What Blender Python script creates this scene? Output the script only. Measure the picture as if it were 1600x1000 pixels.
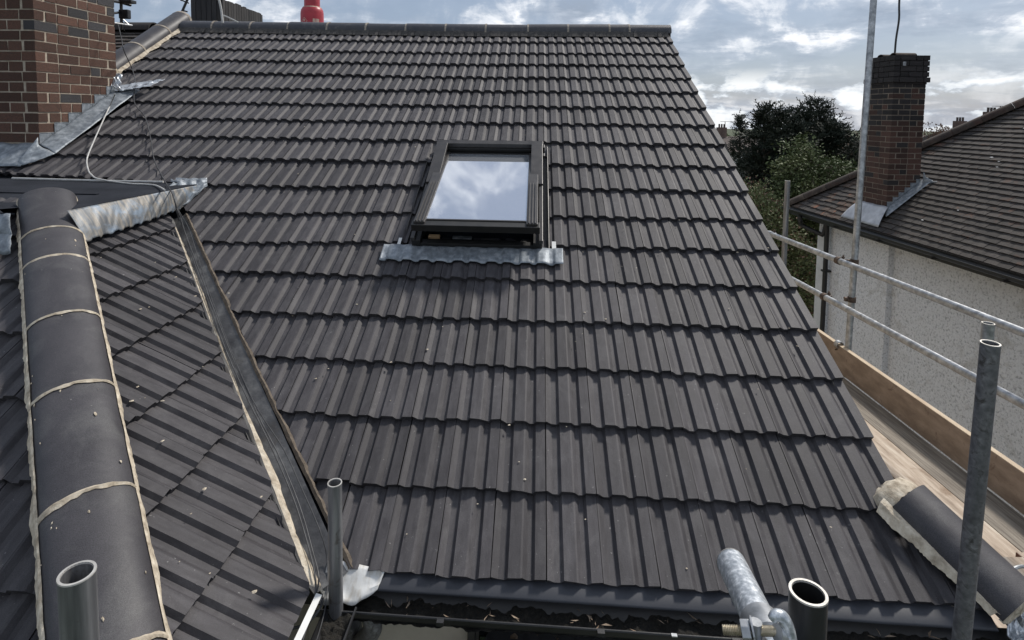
import bpy, bmesh, math, random
from mathutils import Vector, Matrix
random.seed(7)
C = bpy.context.scene.collection
for o in list(bpy.data.objects): bpy.data.objects.remove(o)
PI = math.pi
def rad(d): return math.radians(d)

# ---------------------------------------------------------------- camera
cam = bpy.data.cameras.new('camera'); co = bpy.data.objects.new('camera', cam); C.objects.link(co)
cam.sensor_width = 36; cam.lens = 20.455; cam.shift_x = 0.01214; cam.shift_y = -0.1608
cam.clip_start = 0.05; cam.clip_end = 2000
Rv = Vector((0.997958, 0.062924, 0.010999)); Uv = Vector((-0.015538, 0.072108, 0.997276)); Fv = Vector((-0.061959, 0.995410, -0.072939)); Tv = Vector((-0.062, -1.961, 1.651))
co.matrix_world = Matrix(((Rv.x, Uv.x, -Fv.x, Tv.x), (Rv.y, Uv.y, -Fv.y, Tv.y), (Rv.z, Uv.z, -Fv.z, Tv.z), (0, 0, 0, 1)))
bpy.context.scene.camera = co

# ---------------------------------------------------------------- sun and sky
SUN_EL, SUN_AZ = 50, 46
sd = Vector((math.sin(rad(SUN_AZ))*math.cos(rad(SUN_EL)), math.cos(rad(SUN_AZ))*math.cos(rad(SUN_EL)), math.sin(rad(SUN_EL))))
sl = bpy.data.lights.new('sun', 'SUN'); sl.energy = 3.3; sl.angle = rad(7); sl.color = (1.0, .95, .88)
so = bpy.data.objects.new('sun', sl); C.objects.link(so); so.rotation_euler = (-sd).to_track_quat('-Z', 'Y').to_euler()
W = bpy.data.worlds.new('World'); bpy.context.scene.world = W; W.use_nodes = True
nt = W.node_tree; nt.nodes.clear()
def N(nt, t, **k):
    n = nt.nodes.new(t)
    for a, b in k.items():
        if a in n.inputs: n.inputs[a].default_value = b
        else: setattr(n, a, b)
    return n
def L(nt, a, ao, b, bi): nt.links.new(a.outputs[ao], b.inputs[bi])
def ramp(nt, stops, interp='LINEAR'):
    r = nt.nodes.new('ShaderNodeValToRGB'); e = r.color_ramp.elements; r.color_ramp.interpolation = interp
    while len(e) > 1: e.remove(e[-1])
    e[0].position = stops[0][0]; e[0].color = tuple(stops[0][1])+(1,) if len(stops[0][1]) == 3 else stops[0][1]
    for p, c in stops[1:]:
        x = e.new(p); x.color = tuple(c)+(1,)
    return r
def g3(v): return (v, v, v)
def sky_nodes():
    sky = N(nt, 'ShaderNodeTexSky', sky_type='NISHITA', sun_disc=False, sun_elevation=rad(SUN_EL), sun_rotation=rad(SUN_AZ))
    sky.air_density = 1.0; sky.dust_density = 1.5; sky.ozone_density = 1.5
    hsv0 = N(nt, 'ShaderNodeHueSaturation', Saturation=.85, Value=.9); L(nt, sky, 0, hsv0, 'Color')
    hsv = N(nt, 'ShaderNodeMixRGB'); hsv.inputs[0].default_value = .5; L(nt, hsv0, 0, hsv, 1); hsv.inputs[2].default_value = (3.5, 4.45, 6.2, 1)
    tc = N(nt, 'ShaderNodeTexCoord'); sep = N(nt, 'ShaderNodeSeparateXYZ'); L(nt, tc, 'Generated', sep, 0)
    # high layer: direction projected on a flat cloud deck
    zz = N(nt, 'ShaderNodeMath', operation='MAXIMUM'); L(nt, sep, 2, zz, 0); zz.inputs[1].default_value = 0
    za = N(nt, 'ShaderNodeMath', operation='ADD'); L(nt, zz, 0, za, 0); za.inputs[1].default_value = .16
    dx = N(nt, 'ShaderNodeMath', operation='DIVIDE'); L(nt, sep, 0, dx, 0); L(nt, za, 0, dx, 1)
    dy = N(nt, 'ShaderNodeMath', operation='DIVIDE'); L(nt, sep, 1, dy, 0); L(nt, za, 0, dy, 1)
    cb = N(nt, 'ShaderNodeCombineXYZ'); L(nt, dx, 0, cb, 0); L(nt, dy, 0, cb, 1); cb.inputs[2].default_value = 5.3
    n1 = N(nt, 'ShaderNodeTexNoise', Scale=.95, Detail=9, Roughness=.56, Distortion=.35); L(nt, cb, 0, n1, 'Vector')
    n2 = N(nt, 'ShaderNodeTexNoise', Scale=2.7, Detail=8, Roughness=.6, Distortion=.2); L(nt, cb, 0, n2, 'Vector')
    n5 = N(nt, 'ShaderNodeTexNoise', Scale=11, Detail=7, Roughness=.58, Distortion=.5); L(nt, tc, 'Generated', n5, 'Vector')
    a5 = N(nt, 'ShaderNodeMath', operation='MULTIPLY_ADD'); L(nt, n5, 0, a5, 0); a5.inputs[1].default_value = .74; a5.inputs[2].default_value = -.37
    a6 = N(nt, 'ShaderNodeMath', operation='ADD'); L(nt, a5, 0, a6, 0); L(nt, n1, 0, a6, 1)
    a7 = N(nt, 'ShaderNodeMath', operation='ADD'); L(nt, a5, 0, a7, 0); L(nt, n2, 0, a7, 1)
    m1 = ramp(nt, [(.40, g3(.10)), (.50, g3(.55)), (.60, g3(1))]); L(nt, a6, 0, m1, 0)
    cov = ramp(nt, [(.0, g3(.55)), (.045, g3(.42)), (.075, g3(.5)), (.12, g3(1))]); L(nt, sep, 2, cov, 0)
    m1b = N(nt, 'ShaderNodeMath', operation='MULTIPLY'); L(nt, m1, 0, m1b, 0); L(nt, cov, 0, m1b, 1)
    # shading of that layer: grey undersides, pale edges
    cc = ramp(nt, [(.36, (3.6, 4.3, 5.4)), (.50, (5.6, 6.3, 7.4)), (.62, (11.0, 11.2, 11.6))]); L(nt, a7, 0, cc, 0)
    mx = N(nt, 'ShaderNodeMixRGB'); L(nt, m1b, 0, mx, 0); L(nt, hsv, 0, mx, 1); L(nt, cc, 0, mx, 2)
    # low cumulus band near the horizon
    mp = N(nt, 'ShaderNodeMapping'); L(nt, tc, 'Generated', mp, 0); mp.inputs['Scale'].default_value = (13, 13, 30)
    n3 = N(nt, 'ShaderNodeTexNoise', Scale=1.0, Detail=8, Roughness=.55); L(nt, mp, 0, n3, 'Vector')
    m3 = ramp(nt, [(.50, g3(0)), (.545, g3(1))]); L(nt, n3, 0, m3, 0)
    band = ramp(nt, [(.0, g3(.7)), (.02, g3(1)), (.05, g3(.8)), (.075, g3(0))]); L(nt, sep, 2, band, 0)
    mm = N(nt, 'ShaderNodeMath', operation='MULTIPLY'); L(nt, m3, 0, mm, 0); L(nt, band, 0, mm, 1)
    c3 = ramp(nt, [(.5, (6.4, 7.2, 8.2)), (.6, (11.5, 11.7, 11.7))]); L(nt, n3, 0, c3, 0)
    mx2 = N(nt, 'ShaderNodeMixRGB'); L(nt, mm, 0, mx2, 0); L(nt, mx, 0, mx2, 1); L(nt, c3, 0, mx2, 2)
    bg = N(nt, 'ShaderNodeBackground', Strength=.088); L(nt, mx2, 0, bg, 0)
    out = N(nt, 'ShaderNodeOutputWorld'); L(nt, bg, 0, out, 0)
sky_nodes()
vs = bpy.context.scene.view_settings
vs.view_transform = 'Standard'; vs.look = 'None'; vs.gamma = 1; vs.exposure = 0.15; vs.use_curve_mapping = False

# ---------------------------------------------------------------- materials
def mat(name, stops, rough=.7, scale=8, detail=6, stretch=(1, 1, 1), metallic=0, bump=.15, bscale=60, bdist=.004, rand=.0,
        specks=None, wear=None, spec=.5, world=False, tint=None, grain=0):
    """stops: ramp over a noise.  specks: (colour, threshold, scale).  wear: second large noise mixing in a colour"""
    m = bpy.data.materials.new(name); m.use_nodes = True; t = m.node_tree; t.nodes.clear()
    out = N(t, 'ShaderNodeOutputMaterial'); b = N(t, 'ShaderNodeBsdfPrincipled', Roughness=rough, Metallic=metallic)
    b.inputs['Specular IOR Level'].default_value = spec
    L(t, b, 0, out, 0)
    tc = N(t, 'ShaderNodeTexCoord'); oi = N(t, 'ShaderNodeObjectInfo')
    mul = N(t, 'ShaderNodeMath', operation='MULTIPLY'); L(t, oi, 'Random', mul, 0); mul.inputs[1].default_value = 0 if world else 53.0
    add = N(t, 'ShaderNodeVectorMath', operation='ADD'); L(t, tc, 'Object', add, 0); L(t, mul, 0, add, 1)
    mp = N(t, 'ShaderNodeMapping'); L(t, add, 0, mp, 0); mp.inputs['Scale'].default_value = stretch
    n = N(t, 'ShaderNodeTexNoise', Scale=scale, Detail=detail, Roughness=.6); L(t, mp, 0, n, 'Vector')
    r = ramp(t, stops); L(t, n, 0, r, 0); col = (r, 0)
    if wear:
        wc, lo, hi, sc = wear
        n2 = N(t, 'ShaderNodeTexNoise', Scale=sc, Detail=7, Roughness=.65, Distortion=.6); L(t, add, 0, n2, 'Vector')
        r2 = ramp(t, [(lo, g3(0)), (hi, g3(1))]); L(t, n2, 0, r2, 0)
        mx = N(t, 'ShaderNodeMixRGB'); L(t, r2, 0, mx, 0); L(t, col[0], col[1], mx, 1); mx.inputs[2].default_value = tuple(wc)+(1,); col = (mx, 0)
    if specks:
        sc_, th, ss = specks
        n3 = N(t, 'ShaderNodeTexNoise', Scale=ss, Detail=4, Roughness=.75); L(t, add, 0, n3, 'Vector')
        r3 = ramp(t, [(th, g3(0)), (th+.035, g3(1))]); L(t, n3, 0, r3, 0)
        mx = N(t, 'ShaderNodeMixRGB'); L(t, r3, 0, mx, 0); L(t, col[0], col[1], mx, 1); mx.inputs[2].default_value = tuple(sc_)+(1,); col = (mx, 0)
    if grain:
        ng = N(t, 'ShaderNodeTexNoise', Scale=420, Detail=2, Roughness=.8); L(t, add, 0, ng, 'Vector')
        mg = N(t, 'ShaderNodeMapRange'); L(t, ng, 0, mg, 0); mg.inputs[1].default_value = .3; mg.inputs[2].default_value = .7; mg.inputs[3].default_value = 1-grain; mg.inputs[4].default_value = 1+grain
        hg_ = N(t, 'ShaderNodeHueSaturation'); L(t, mg, 0, hg_, 'Value'); L(t, col[0], col[1], hg_, 'Color'); col = (hg_, 0)
    if rand:
        mr = N(t, 'ShaderNodeMapRange'); L(t, oi, 'Random', mr, 0); mr.inputs[3].default_value = 1-rand; mr.inputs[4].default_value = 1+rand
        hv = N(t, 'ShaderNodeHueSaturation'); L(t, mr, 0, hv, 'Value'); L(t, col[0], col[1], hv, 'Color'); col = (hv, 0)
    L(t, col[0], col[1], b, 'Base Color')
    rr = N(t, 'ShaderNodeMapRange'); L(t, n, 0, rr, 0); rr.inputs[3].default_value = max(0, rough-.1); rr.inputs[4].default_value = min(1, rough+.1); L(t, rr, 0, b, 'Roughness')
    if bump:
        nb = N(t, 'ShaderNodeTexNoise', Scale=bscale, Detail=6, Roughness=.7); L(t, add, 0, nb, 'Vector')
        bp = N(t, 'ShaderNodeBump', Strength=bump, Distance=bdist); L(t, nb, 0, bp, 'Height'); L(t, bp, 0, b, 'Normal')
    return m
M_tile = mat('concrete_tile', [(.3, (.036, .0335, .0365)), (.5, (.052, .0485, .052)), (.72, (.072, .068, .072))], rough=.60, scale=16, stretch=(3.0, .6, 1), grain=.30,
             bump=.5, bscale=260, bdist=.002, rand=.20, specks=((.23, .225, .22), .675, 58), wear=((.082, .078, .080), .52, .80, 9), spec=.30)
M_ridge = mat('concrete_ridge', [(.3, (.035, .033, .037)), (.7, (.056, .053, .058))], rough=.52, scale=6, grain=.5, bump=.25, bscale=300, bdist=.0015, rand=.08,
              specks=((.26, .25, .23), .70, 34), wear=((.085, .083, .083), .5, .8, 7), spec=.4)
M_ridge_top = mat('weathered_ridge', [(.3, (.030, .032, .042)), (.7, (.055, .055, .062))], rough=.5, scale=9, bump=.4, bscale=120, rand=.12,
                  wear=((.13, .12, .11), .55, .75, 14), specks=((.3, .28, .26), .72, 40))
M_oldtile = mat('old_plain_tile', [(.25, (.020, .016, .014)), (.5, (.040, .034, .030)), (.75, (.072, .062, .054))], rough=.85, scale=22, bump=.5, bscale=150, bdist=.004, rand=.32,
                specks=((.24, .22, .18), .70, 30), wear=((.09, .045, .028), .58, .72, 6))
M_mosstile = mat('reddish_plain_tile', [(.25, (.05, .032, .024)), (.5, (.07, .048, .036)), (.75, (.13, .105, .085))], rough=.9, scale=22, bump=.6, bscale=120, bdist=.004, rand=.35,
                 specks=((.07, .075, .04), .62, 30), wear=((.22, .085, .045), .55, .68, 7))
M_mortar = mat('sand_mortar', [(.3, (.26, .21, .15)), (.5, (.50, .43, .33)), (.7, (.70, .63, .51))], rough=.9, scale=26, bump=.8, bscale=90, bdist=.006)
M_mortar_grey = mat('grey_mortar', [(.3, (.20, .17, .14)), (.55, (.34, .30, .25)), (.75, (.45, .40, .33))], rough=.9, scale=22, bump=.8, bscale=110, bdist=.006)
M_mortar_dirty = mat('dirty_mortar', [(.3, (.035, .033, .032)), (.6, (.085, .078, .072)), (.8, (.14, .125, .11))], rough=.95, scale=26, bump=.9, bscale=90, bdist=.008)
M_lead = mat('milled_lead', [(.28, (.12, .135, .155)), (.5, (.21, .235, .26)), (.72, (.36, .39, .42))], rough=.5, scale=24, metallic=.25, bump=.35, bscale=40, bdist=.008,
             wear=((.42, .44, .47), .56, .80, 16))
M_lead_warm = mat('stained_lead', [(.25, (.08, .09, .105)), (.45, (.15, .16, .17)), (.58, (.26, .24, .21)), (.75, (.40, .37, .34))], rough=.5, scale=9, stretch=(.6, 4.5, .6), metallic=.2,
                  bump=.4, bscale=30, bdist=.004, wear=((.22, .27, .33), .5, .64, 7))
M_valley = mat('dull_lead', [(.3, (.05, .05, .053)), (.5, (.095, .095, .098)), (.72, (.22, .22, .215))], rough=.45, scale=9, stretch=(1, 1, 1), metallic=.3, bump=.5, bscale=34, bdist=.006,
               wear=((.07, .06, .05), .55, .75, 4))
M_felt = mat('mineral_felt', [(.3, (.014, .016, .021)), (.7, (.028, .031, .039))], spec=.15, rough=.98, scale=5, bump=.6, bscale=420, bdist=.002, specks=((.16, .15, .13), .77, 60))
M_membrane = mat('eave_membrane', [(.3, (.022, .024, .031)), (.7, (.040, .043, .053))], rough=.5, scale=4, bump=.1, bscale=30)
M_black = mat('black_plastic', [(.3, (.010, .010, .011)), (.7, (.022, .022, .023))], rough=.45, scale=8, bump=.2, bscale=60)
M_blackframe = mat('black_painted_frame', [(.3, (.008, .008, .008)), (.7, (.018, .017, .016))], rough=.5, scale=12, bump=.15, bscale=90)
M_cover = mat('brown_grey_cladding', [(.3, (.036, .033, .032)), (.7, (.062, .058, .056))], rough=.42, scale=10, metallic=.2, bump=.1, bscale=60, specks=((.25, .24, .22), .72, 40))
M_debris = mat('gutter_debris', [(.3, (.006, .006, .005)), (.6, (.022, .019, .014)), (.8, (.05, .04, .028))], rough=.95, scale=60, bump=1, bscale=80, bdist=.02)
M_leaf = mat('dead_leaf', [(.3, (.10, .06, .035)), (.7, (.30, .24, .18))], rough=.8, scale=30, rand=.4)
M_brick = mat('red_stock_brick', [(.25, (.050, .029, .021)), (.5, (.112, .053, .036)), (.75, (.17, .088, .060))], rough=.9, scale=14, bump=.9, bscale=90, bdist=.006, rand=.34,
              wear=((.075, .055, .045), .5, .7, 10))
M_brick_blue = mat('burnt_brick', [(.25, (.028, .028, .032)), (.75, (.07, .065, .066))], rough=.85, scale=16, bump=.9, bscale=90, bdist=.006, rand=.25)
M_brick_old = mat('sooty_red_brick', [(.25, (.030, .018, .015)), (.5, (.066, .034, .026)), (.75, (.11, .058, .043))], rough=.92, scale=14, bump=.9, bscale=80, bdist=.006, rand=.38)
M_soot = mat('sooted_brick', [(.25, (.014, .013, .014)), (.6, (.032, .028, .028)), (.8, (.06, .048, .042))], rough=.92, scale=14, bump=.9, bscale=80, bdist=.006, rand=.3)
M_pointing = mat('lime_pointing', [(.3, (.32, .26, .20)), (.7, (.52, .45, .36))], rough=.95, scale=20, bump=.7, bscale=120, bdist=.004)
M_pointing_old = mat('old_pointing', [(.3, (.15, .12, .095)), (.7, (.27, .23, .185))], rough=.95, scale=12, bump=.7, bscale=120, bdist=.004)
M_darkclad = mat('dark_weathered_cladding', [(.3, (.018, .018, .020)), (.7, (.05, .046, .044))], rough=.85, scale=10, stretch=(1, 1, .2), bump=.5, bscale=60, rand=.3)
M_galv = mat('galvanised_steel', [(.3, (.22, .23, .24)), (.5, (.38, .39, .40)), (.7, (.58, .59, .60))], rough=.42, scale=26, metallic=.75, bump=.25, bscale=60, bdist=.001, wear=((.20, .17, .14), .60, .78, 34))
M_galv_new = mat('bright_spangled_steel', [(.3, (.34, .37, .40)), (.5, (.50, .53, .56)), (.7, (.80, .82, .84))], rough=.42, scale=130, detail=2, metallic=.65, bump=.2, bscale=90, bdist=.001)
M_steel_dark = mat('dull_scaffold_steel', [(.3, (.10, .10, .105)), (.5, (.17, .17, .18)), (.72, (.30, .30, .31))], rough=.5, scale=34, metallic=.35, bump=.35, bscale=70, bdist=.0015,
                   wear=((.07, .066, .064), .5, .68, 34), specks=((.40, .41, .42), .72, 30))
M_steel_streak = mat('streaky_scaffold_steel', [(.3, (.12, .122, .13)), (.5, (.24, .242, .25)), (.75, (.44, .44, .44))], rough=.45, scale=40, stretch=(1, 1, .06), metallic=.6, bump=.2, bscale=60, bdist=.001,
                     wear=((.10, .075, .06), .58, .74, 24))
M_rimsteel = mat('cut_tube_rim', [(.3, (.38, .36, .33)), (.7, (.62, .60, .56))], rough=.5, scale=30, metallic=.5)
M_rust = mat('rusty_clamp', [(.3, (.05, .035, .028)), (.6, (.14, .10, .075)), (.8, (.28, .24, .20))], rough=.7, scale=30, metallic=.4, bump=.6, bscale=90)
M_zinc = mat('zinc_plated_bolt', [(.3, (.30, .25, .17)), (.7, (.60, .54, .42))], rough=.35, scale=40, metallic=.8, bump=.3, bscale=90)
M_board = mat('scaffold_board_wood', [(.28, (.22, .165, .12)), (.5, (.42, .34, .265)), (.72, (.58, .51, .42))], rough=.85, scale=7, stretch=(6, .7, 6), bump=.5, bscale=50, bdist=.004, rand=.14,
              wear=((.22, .15, .10), .56, .7, 5), specks=((.07, .05, .035), .72, 22))
M_board_grey = mat('weathered_board_wood', [(.28, (.10, .085, .068)), (.5, (.20, .175, .145)), (.72, (.31, .28, .235))], rough=.9, scale=7, stretch=(10, .5, 9), bump=.5, bscale=50, bdist=.004, rand=.1,
                   specks=((.05, .045, .035), .70, 22))
M_toe = mat('toe_board_wood', [(.28, (.20, .15, .115)), (.5, (.28, .215, .165)), (.72, (.37, .29, .23))], rough=.85, scale=9, stretch=(2, .8, 2), bump=.3, bscale=60, bdist=.003, rand=.05,
            wear=((.10, .055, .038), .6, .75, 12))
M_toe_end = mat('sawn_board_edge', [(.3, (.42, .32, .22)), (.7, (.60, .50, .37))], rough=.85, scale=12, stretch=(2, .6, 2), bump=.3, bscale=60)
M_redboard = mat('red_brown_board_edge', [(.3, (.09, .04, .028)), (.7, (.17, .085, .06))], rough=.85, scale=12, bump=.4, bscale=60)
M_roughcast = mat('white_roughcast', [(.34, (.46, .46, .465)), (.47, (.80, .80, .81)), (.7, (.90, .90, .905))], rough=.95, scale=34, bump=1.0, bscale=34, bdist=.03, world=True,
                  wear=((.50, .48, .44), .56, .78, 2.2))
M_render = mat('cream_render', [(.3, (.42, .37, .30)), (.7, (.52, .47, .39))], rough=.9, scale=6, bump=.3, bscale=90, world=True)
M_white = mat('white_paint', [(.3, (.60, .60, .58)), (.7, (.74, .74, .72))], rough=.5, scale=8, bump=.1, bscale=60)
M_redcyl = mat('red_cylinder_paint', [(.3, (.33, .018, .030)), (.7, (.46, .035, .050))], rough=.42, scale=10, bump=.15, bscale=60, specks=((.08, .04, .03), .70, 60))
M_cream = mat('printed_cream', [(.3, (.60, .50, .38)), (.7, (.72, .62, .50))], rough=.6, scale=20, bump=0)
M_cable_w = mat('pale_cable', [(.3, (.42, .41, .39)), (.7, (.62, .61, .58))], rough=.5, scale=20, bump=0)
M_cable_k = mat('dark_cable', [(.3, (.03, .03, .032)), (.7, (.08, .08, .082))], rough=.5, scale=20, bump=0)
M_wood = mat('pine_lining', [(.3, (.45, .28, .14)), (.7, (.60, .42, .25))], rough=.7, scale=12)
M_ground = mat('lawn_ground', [(.3, (.030, .042, .015)), (.6, (.05, .065, .025)), (.8, (.09, .08, .05))], rough=.95, scale=.6, bump=.5, bscale=8, bdist=.1, world=True)
M_paving = mat('side_passage_paving', [(.3, (.26, .25, .235)), (.7, (.40, .39, .365))], rough=.9, scale=3, bump=.4, bscale=30, world=True)  # pale tone chosen so the unseen paving bounces light between the houses
M_bark = mat('bark', [(.3, (.04, .03, .022)), (.7, (.10, .08, .06))], rough=.95, scale=12, stretch=(1, 1, .2), bump=.8, bscale=40, bdist=.02)
def leafmat(name, a, b, c):
    m = mat(name, [(.3, a), (.5, b), (.72, c)], rough=.65, scale=1.3, detail=8, bump=0, world=True, spec=.3); return m
M_conifer = leafmat('dark_conifer_foliage', (.012, .018, .012), (.022, .030, .020), (.042, .046, .032))
M_maple = leafmat('mid_green_foliage', (.046, .066, .024), (.082, .108, .040), (.16, .175, .078))
M_olive = leafmat('olive_foliage', (.075, .098, .040), (.125, .15, .066), (.21, .22, .12))
M_pinkleaf = leafmat('reddish_new_leaves', (.10, .05, .035), (.17, .10, .07), (.25, .17, .12))
M_far = mat('distant_brick', [(.3, (.09, .06, .05)), (.7, (.17, .12, .10))], rough=.9, scale=2, bump=0)
M_farroof = mat('distant_roof', [(.3, (.06, .045, .04)), (.7, (.11, .09, .08))], rough=.9, scale=3, bump=0)
def glass_mat(name, col, rough=.03):
    m = bpy.data.materials.new(name); m.use_nodes = True; t = m.node_tree; b = t.nodes['Principled BSDF']
    b.inputs['Base Color'].default_value = tuple(col)+(1,); b.inputs['Roughness'].default_value = rough; b.inputs['Metallic'].default_value = .82
    tc = N(t, 'ShaderNodeTexCoord'); n = N(t, 'ShaderNodeTexNoise', Scale=1.2, Detail=2); L(t, tc, 'Object', n, 'Vector')
    bp = N(t, 'ShaderNodeBump', Strength=.05, Distance=.02); L(t, n, 0, bp, 'Height'); L(t, bp, 0, b, 'Normal')
    n2 = N(t, 'ShaderNodeTexNoise', Scale=14, Detail=8, Roughness=.7); L(t, tc, 'Object', n2, 'Vector')
    r = ramp(t, [(.58, g3(rough)), (.8, g3(.20))]); L(t, n2, 0, r, 0); L(t, r, 0, b, 'Roughness')
    return m
M_glass = glass_mat('coated_reflective_glass', (.72, .75, .80))
M_glassdark = glass_mat('dark_window_glass', (.06, .07, .08))

# ---------------------------------------------------------------- helpers
def tag(o, label=None, cat=None, group=None, kind=None):
    if label: o['label'] = label
    if cat: o['category'] = cat
    if group: o['group'] = group
    if kind: o['kind'] = kind
    return o
def thing(name, label, cat, loc=(0, 0, 0), group=None):
    o = bpy.data.objects.new(name, None); C.objects.link(o); o.location = loc; o.empty_display_size = .1
    return tag(o, label, cat, group)
def mesh(name, vs_, fs, m, smooth=False):
    me = bpy.data.meshes.new(name); me.from_pydata([tuple(v) for v in vs_], [], fs); me.update()
    if m is not None:
        for x in (m if isinstance(m, (list, tuple)) else [m]): me.materials.append(x)
    if smooth:
        for p in me.polygons: p.use_smooth = True
    return me
def obj(name, me, parent=None, mw=None):
    o = bpy.data.objects.new(name, me); C.objects.link(o)
    if parent is not None:
        o.parent = parent; o.matrix_parent_inverse = Matrix()
        base = Matrix.Translation(-world_loc(parent))
        o.matrix_local = base @ (mw if mw is not None else Matrix())
    elif mw is not None: o.matrix_world = mw
    return o
def world_loc(p):
    v = Vector((0, 0, 0))
    while p is not None: v += p.location; p = p.parent
    return v
class MB:
    """collects shapes in world coordinates; build() links them as one mesh object"""
    def __init__(s): s.v = []; s.f = []; s.mi = []
    def add(s, vs_, fs, mi=0):
        n = len(s.v); s.v += [Vector(v) for v in vs_]; s.f += [tuple(i+n for i in f) for f in fs]; s.mi += [mi]*len(fs); return s
    def box(s, a, b, mi=0, mw=None):
        (x0, y0, z0), (x1, y1, z1) = a, b
        v = [Vector(p) for p in ((x0, y0, z0), (x1, y0, z0), (x1, y1, z0), (x0, y1, z0), (x0, y0, z1), (x1, y0, z1), (x1, y1, z1), (x0, y1, z1))]
        if mw is not None: v = [mw @ p for p in v]
        return s.add(v, [(3, 2, 1, 0), (4, 5, 6, 7), (0, 1, 5, 4), (1, 2, 6, 5), (2, 3, 7, 6), (3, 0, 4, 7)], mi)
    def tube(s, pts, r, n=12, cap=True, mi=0):
        pts = [Vector(p) for p in pts]; k = len(pts); rr = r if isinstance(r, (list, tuple)) else [r]*k
        t0 = (pts[1]-pts[0]).normalized(); ref = Vector((0, 0, 1)) if abs(t0.z) < .9 else Vector((1, 0, 0))
        u = t0.cross(ref).normalized(); vs_ = []
        for i, p in enumerate(pts):
            t = ((pts[min(i+1, k-1)]-pts[max(i-1, 0)])).normalized()
            u = (u - t*u.dot(t)).normalized(); w = t.cross(u)
            vs_ += [p + (u*math.cos(2*PI*j/n)+w*math.sin(2*PI*j/n))*rr[i] for j in range(n)]
        fs = [(i*n+j, i*n+(j+1) % n, (i+1)*n+(j+1) % n, (i+1)*n+j) for i in range(k-1) for j in range(n)]
        if cap: fs += [tuple(range(n))[::-1], tuple(range((k-1)*n, k*n))]
        return s.add(vs_, fs, mi)
    def build(s, name, m, parent=None, smooth=False, bevel=0):
        org = world_loc(parent) if parent is not None else Vector((0, 0, 0))
        if parent is None and s.v:
            xs = [v.x for v in s.v]; ys = [v.y for v in s.v]; zs = [v.z for v in s.v]
            org = Vector(((min(xs)+max(xs))/2, (min(ys)+max(ys))/2, min(zs)))
        me = mesh(name, [v-org for v in s.v], s.f, m, smooth)
        for p, i in zip(me.polygons, s.mi): p.material_index = i
        o = bpy.data.objects.new(name, me); C.objects.link(o); o.parent = parent
        if parent is None: o.location = org
        if bevel:
            b = o.modifiers.new('bevel', 'BEVEL'); b.width = bevel; b.segments = 2; b.limit_method = 'ANGLE'
        if smooth:
            try: me.set_sharp_from_angle(angle=rad(40))
            except Exception: pass
        return o
def lin(a, b, t): return Vector(a)*(1-t)+Vector(b)*t
def poly(pts, t):  # sample a polyline by fraction of its length
    pts = [Vector(p) for p in pts]; d = [(pts[i+1]-pts[i]).length for i in range(len(pts)-1)]; s = t*sum(d)
    for i, x in enumerate(d):
        if s <= x or i == len(d)-1: return lin(pts[i], pts[i+1], min(1, s/x))
        s -= x
def smooth_path(pts, n=6):
    pts = [Vector(p) for p in pts]; P = [pts[0]]+pts+[pts[-1]]; out = []
    for i in range(1, len(P)-2):
        p0, p1, p2, p3 = P[i-1:i+3]
        for j in range(n):
            t = j/n; out.append(.5*((2*p1)+(p2-p0)*t+(2*p0-5*p1+4*p2-p3)*t*t+(3*p1-p0-3*p2+p3)*t**3))
    out.append(pts[-1]); return out

A = 0.49788; CA, SA, MM = math.cos(A), math.sin(A), math.tan(A); XE, Y0, ZE, GG = -0.7878, 0.2998, 0.0470, 0.2985
YE3 = -1.02
FR_main = Matrix(((1, 0, 0, 0), (0, CA, -SA, 0), (0, SA, CA, 0), (0, 0, 0, 1)))
def main(u, v, h=0): return FR_main @ Vector((u, v, h))
FR_side = Matrix(((0, -CA, SA, XE), (1, 0, 0, 0), (0, SA, CA, ZE), (0, 0, 0, 1)))    # slope facing +X; x along +Y
def side(u, v, h=0): return FR_side @ Vector((u, v, h))
FR_front = Matrix(((1, 0, 0, 0), (0, CA, -SA, YE3), (0, SA, CA, 0), (0, 0, 0, 1)))

from mathutils import noise

# ---------------------------------------------------------------- ground
tag(MB().add([(-300, -300, -5.2), (300, -300, -5.2), (300, 300, -5.2), (-300, 300, -5.2)], [(0, 1, 2, 3)]).build('ground', M_ground), kind='structure')
tag(MB().box((1.5, -4, -5.2), (5.2, 14, -5.15)).build('path', M_paving), kind='structure')

# ---------------------------------------------------------------- the re-roofed house
house = thing('house', 'house with new dark grey ribbed tile roof, roof window and red chimney', 'house', (0, 0, -5.2))
PROF = [(.0015, -.002), (.007, -.003), (.027, -.0155), (.051, -.0165), (.062, 0), (.106, 0), (.113, -.002), (.129, -.0155), (.147, -.0165), (.158, 0), (.1985, 0)]
def tile_data(seed, length=.375):
    rnd = random.Random(seed); v = []; n = len(PROF)
    jy = [rnd.uniform(-.0025, .0025) for _ in PROF]
    for x, z in PROF: v.append((x, jy[PROF.index((x, z))], z))                            # tail, top
    for x, z in PROF: v.append((x, .17, z-.013+rnd.uniform(-.0006, .0006)))
    for x, z in PROF: v.append((x, length, z-.031))                                        # head
    for i, (x, z) in enumerate(PROF): v.append((x, jy[i]+.004+rnd.uniform(-.002, .003), z-.0275+rnd.uniform(-.002, .002)))   # tail, underside
    f = []
    for i in range(n-1):
        f.append((i, i+1, n+i+1, n+i)); f.append((n+i, n+i+1, 2*n+i+1, 2*n+i)); f.append((3*n+i, 3*n+i+1, i+1, i))
    v += [(.0015, length, -.06), (.1985, length, -.06)]; a = 4*n
    f += [(3*n, 0, n, 2*n, a), (4*n-1, a+1, 3*n-1, 2*n-1, n-1)]
    return v, f
TILES = [mesh('roof_tile', *tile_data(s), M_tile) for s in range(5)]
TDATA = [tile_data(s) for s in range(5)]
rt = random.Random(3)
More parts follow.
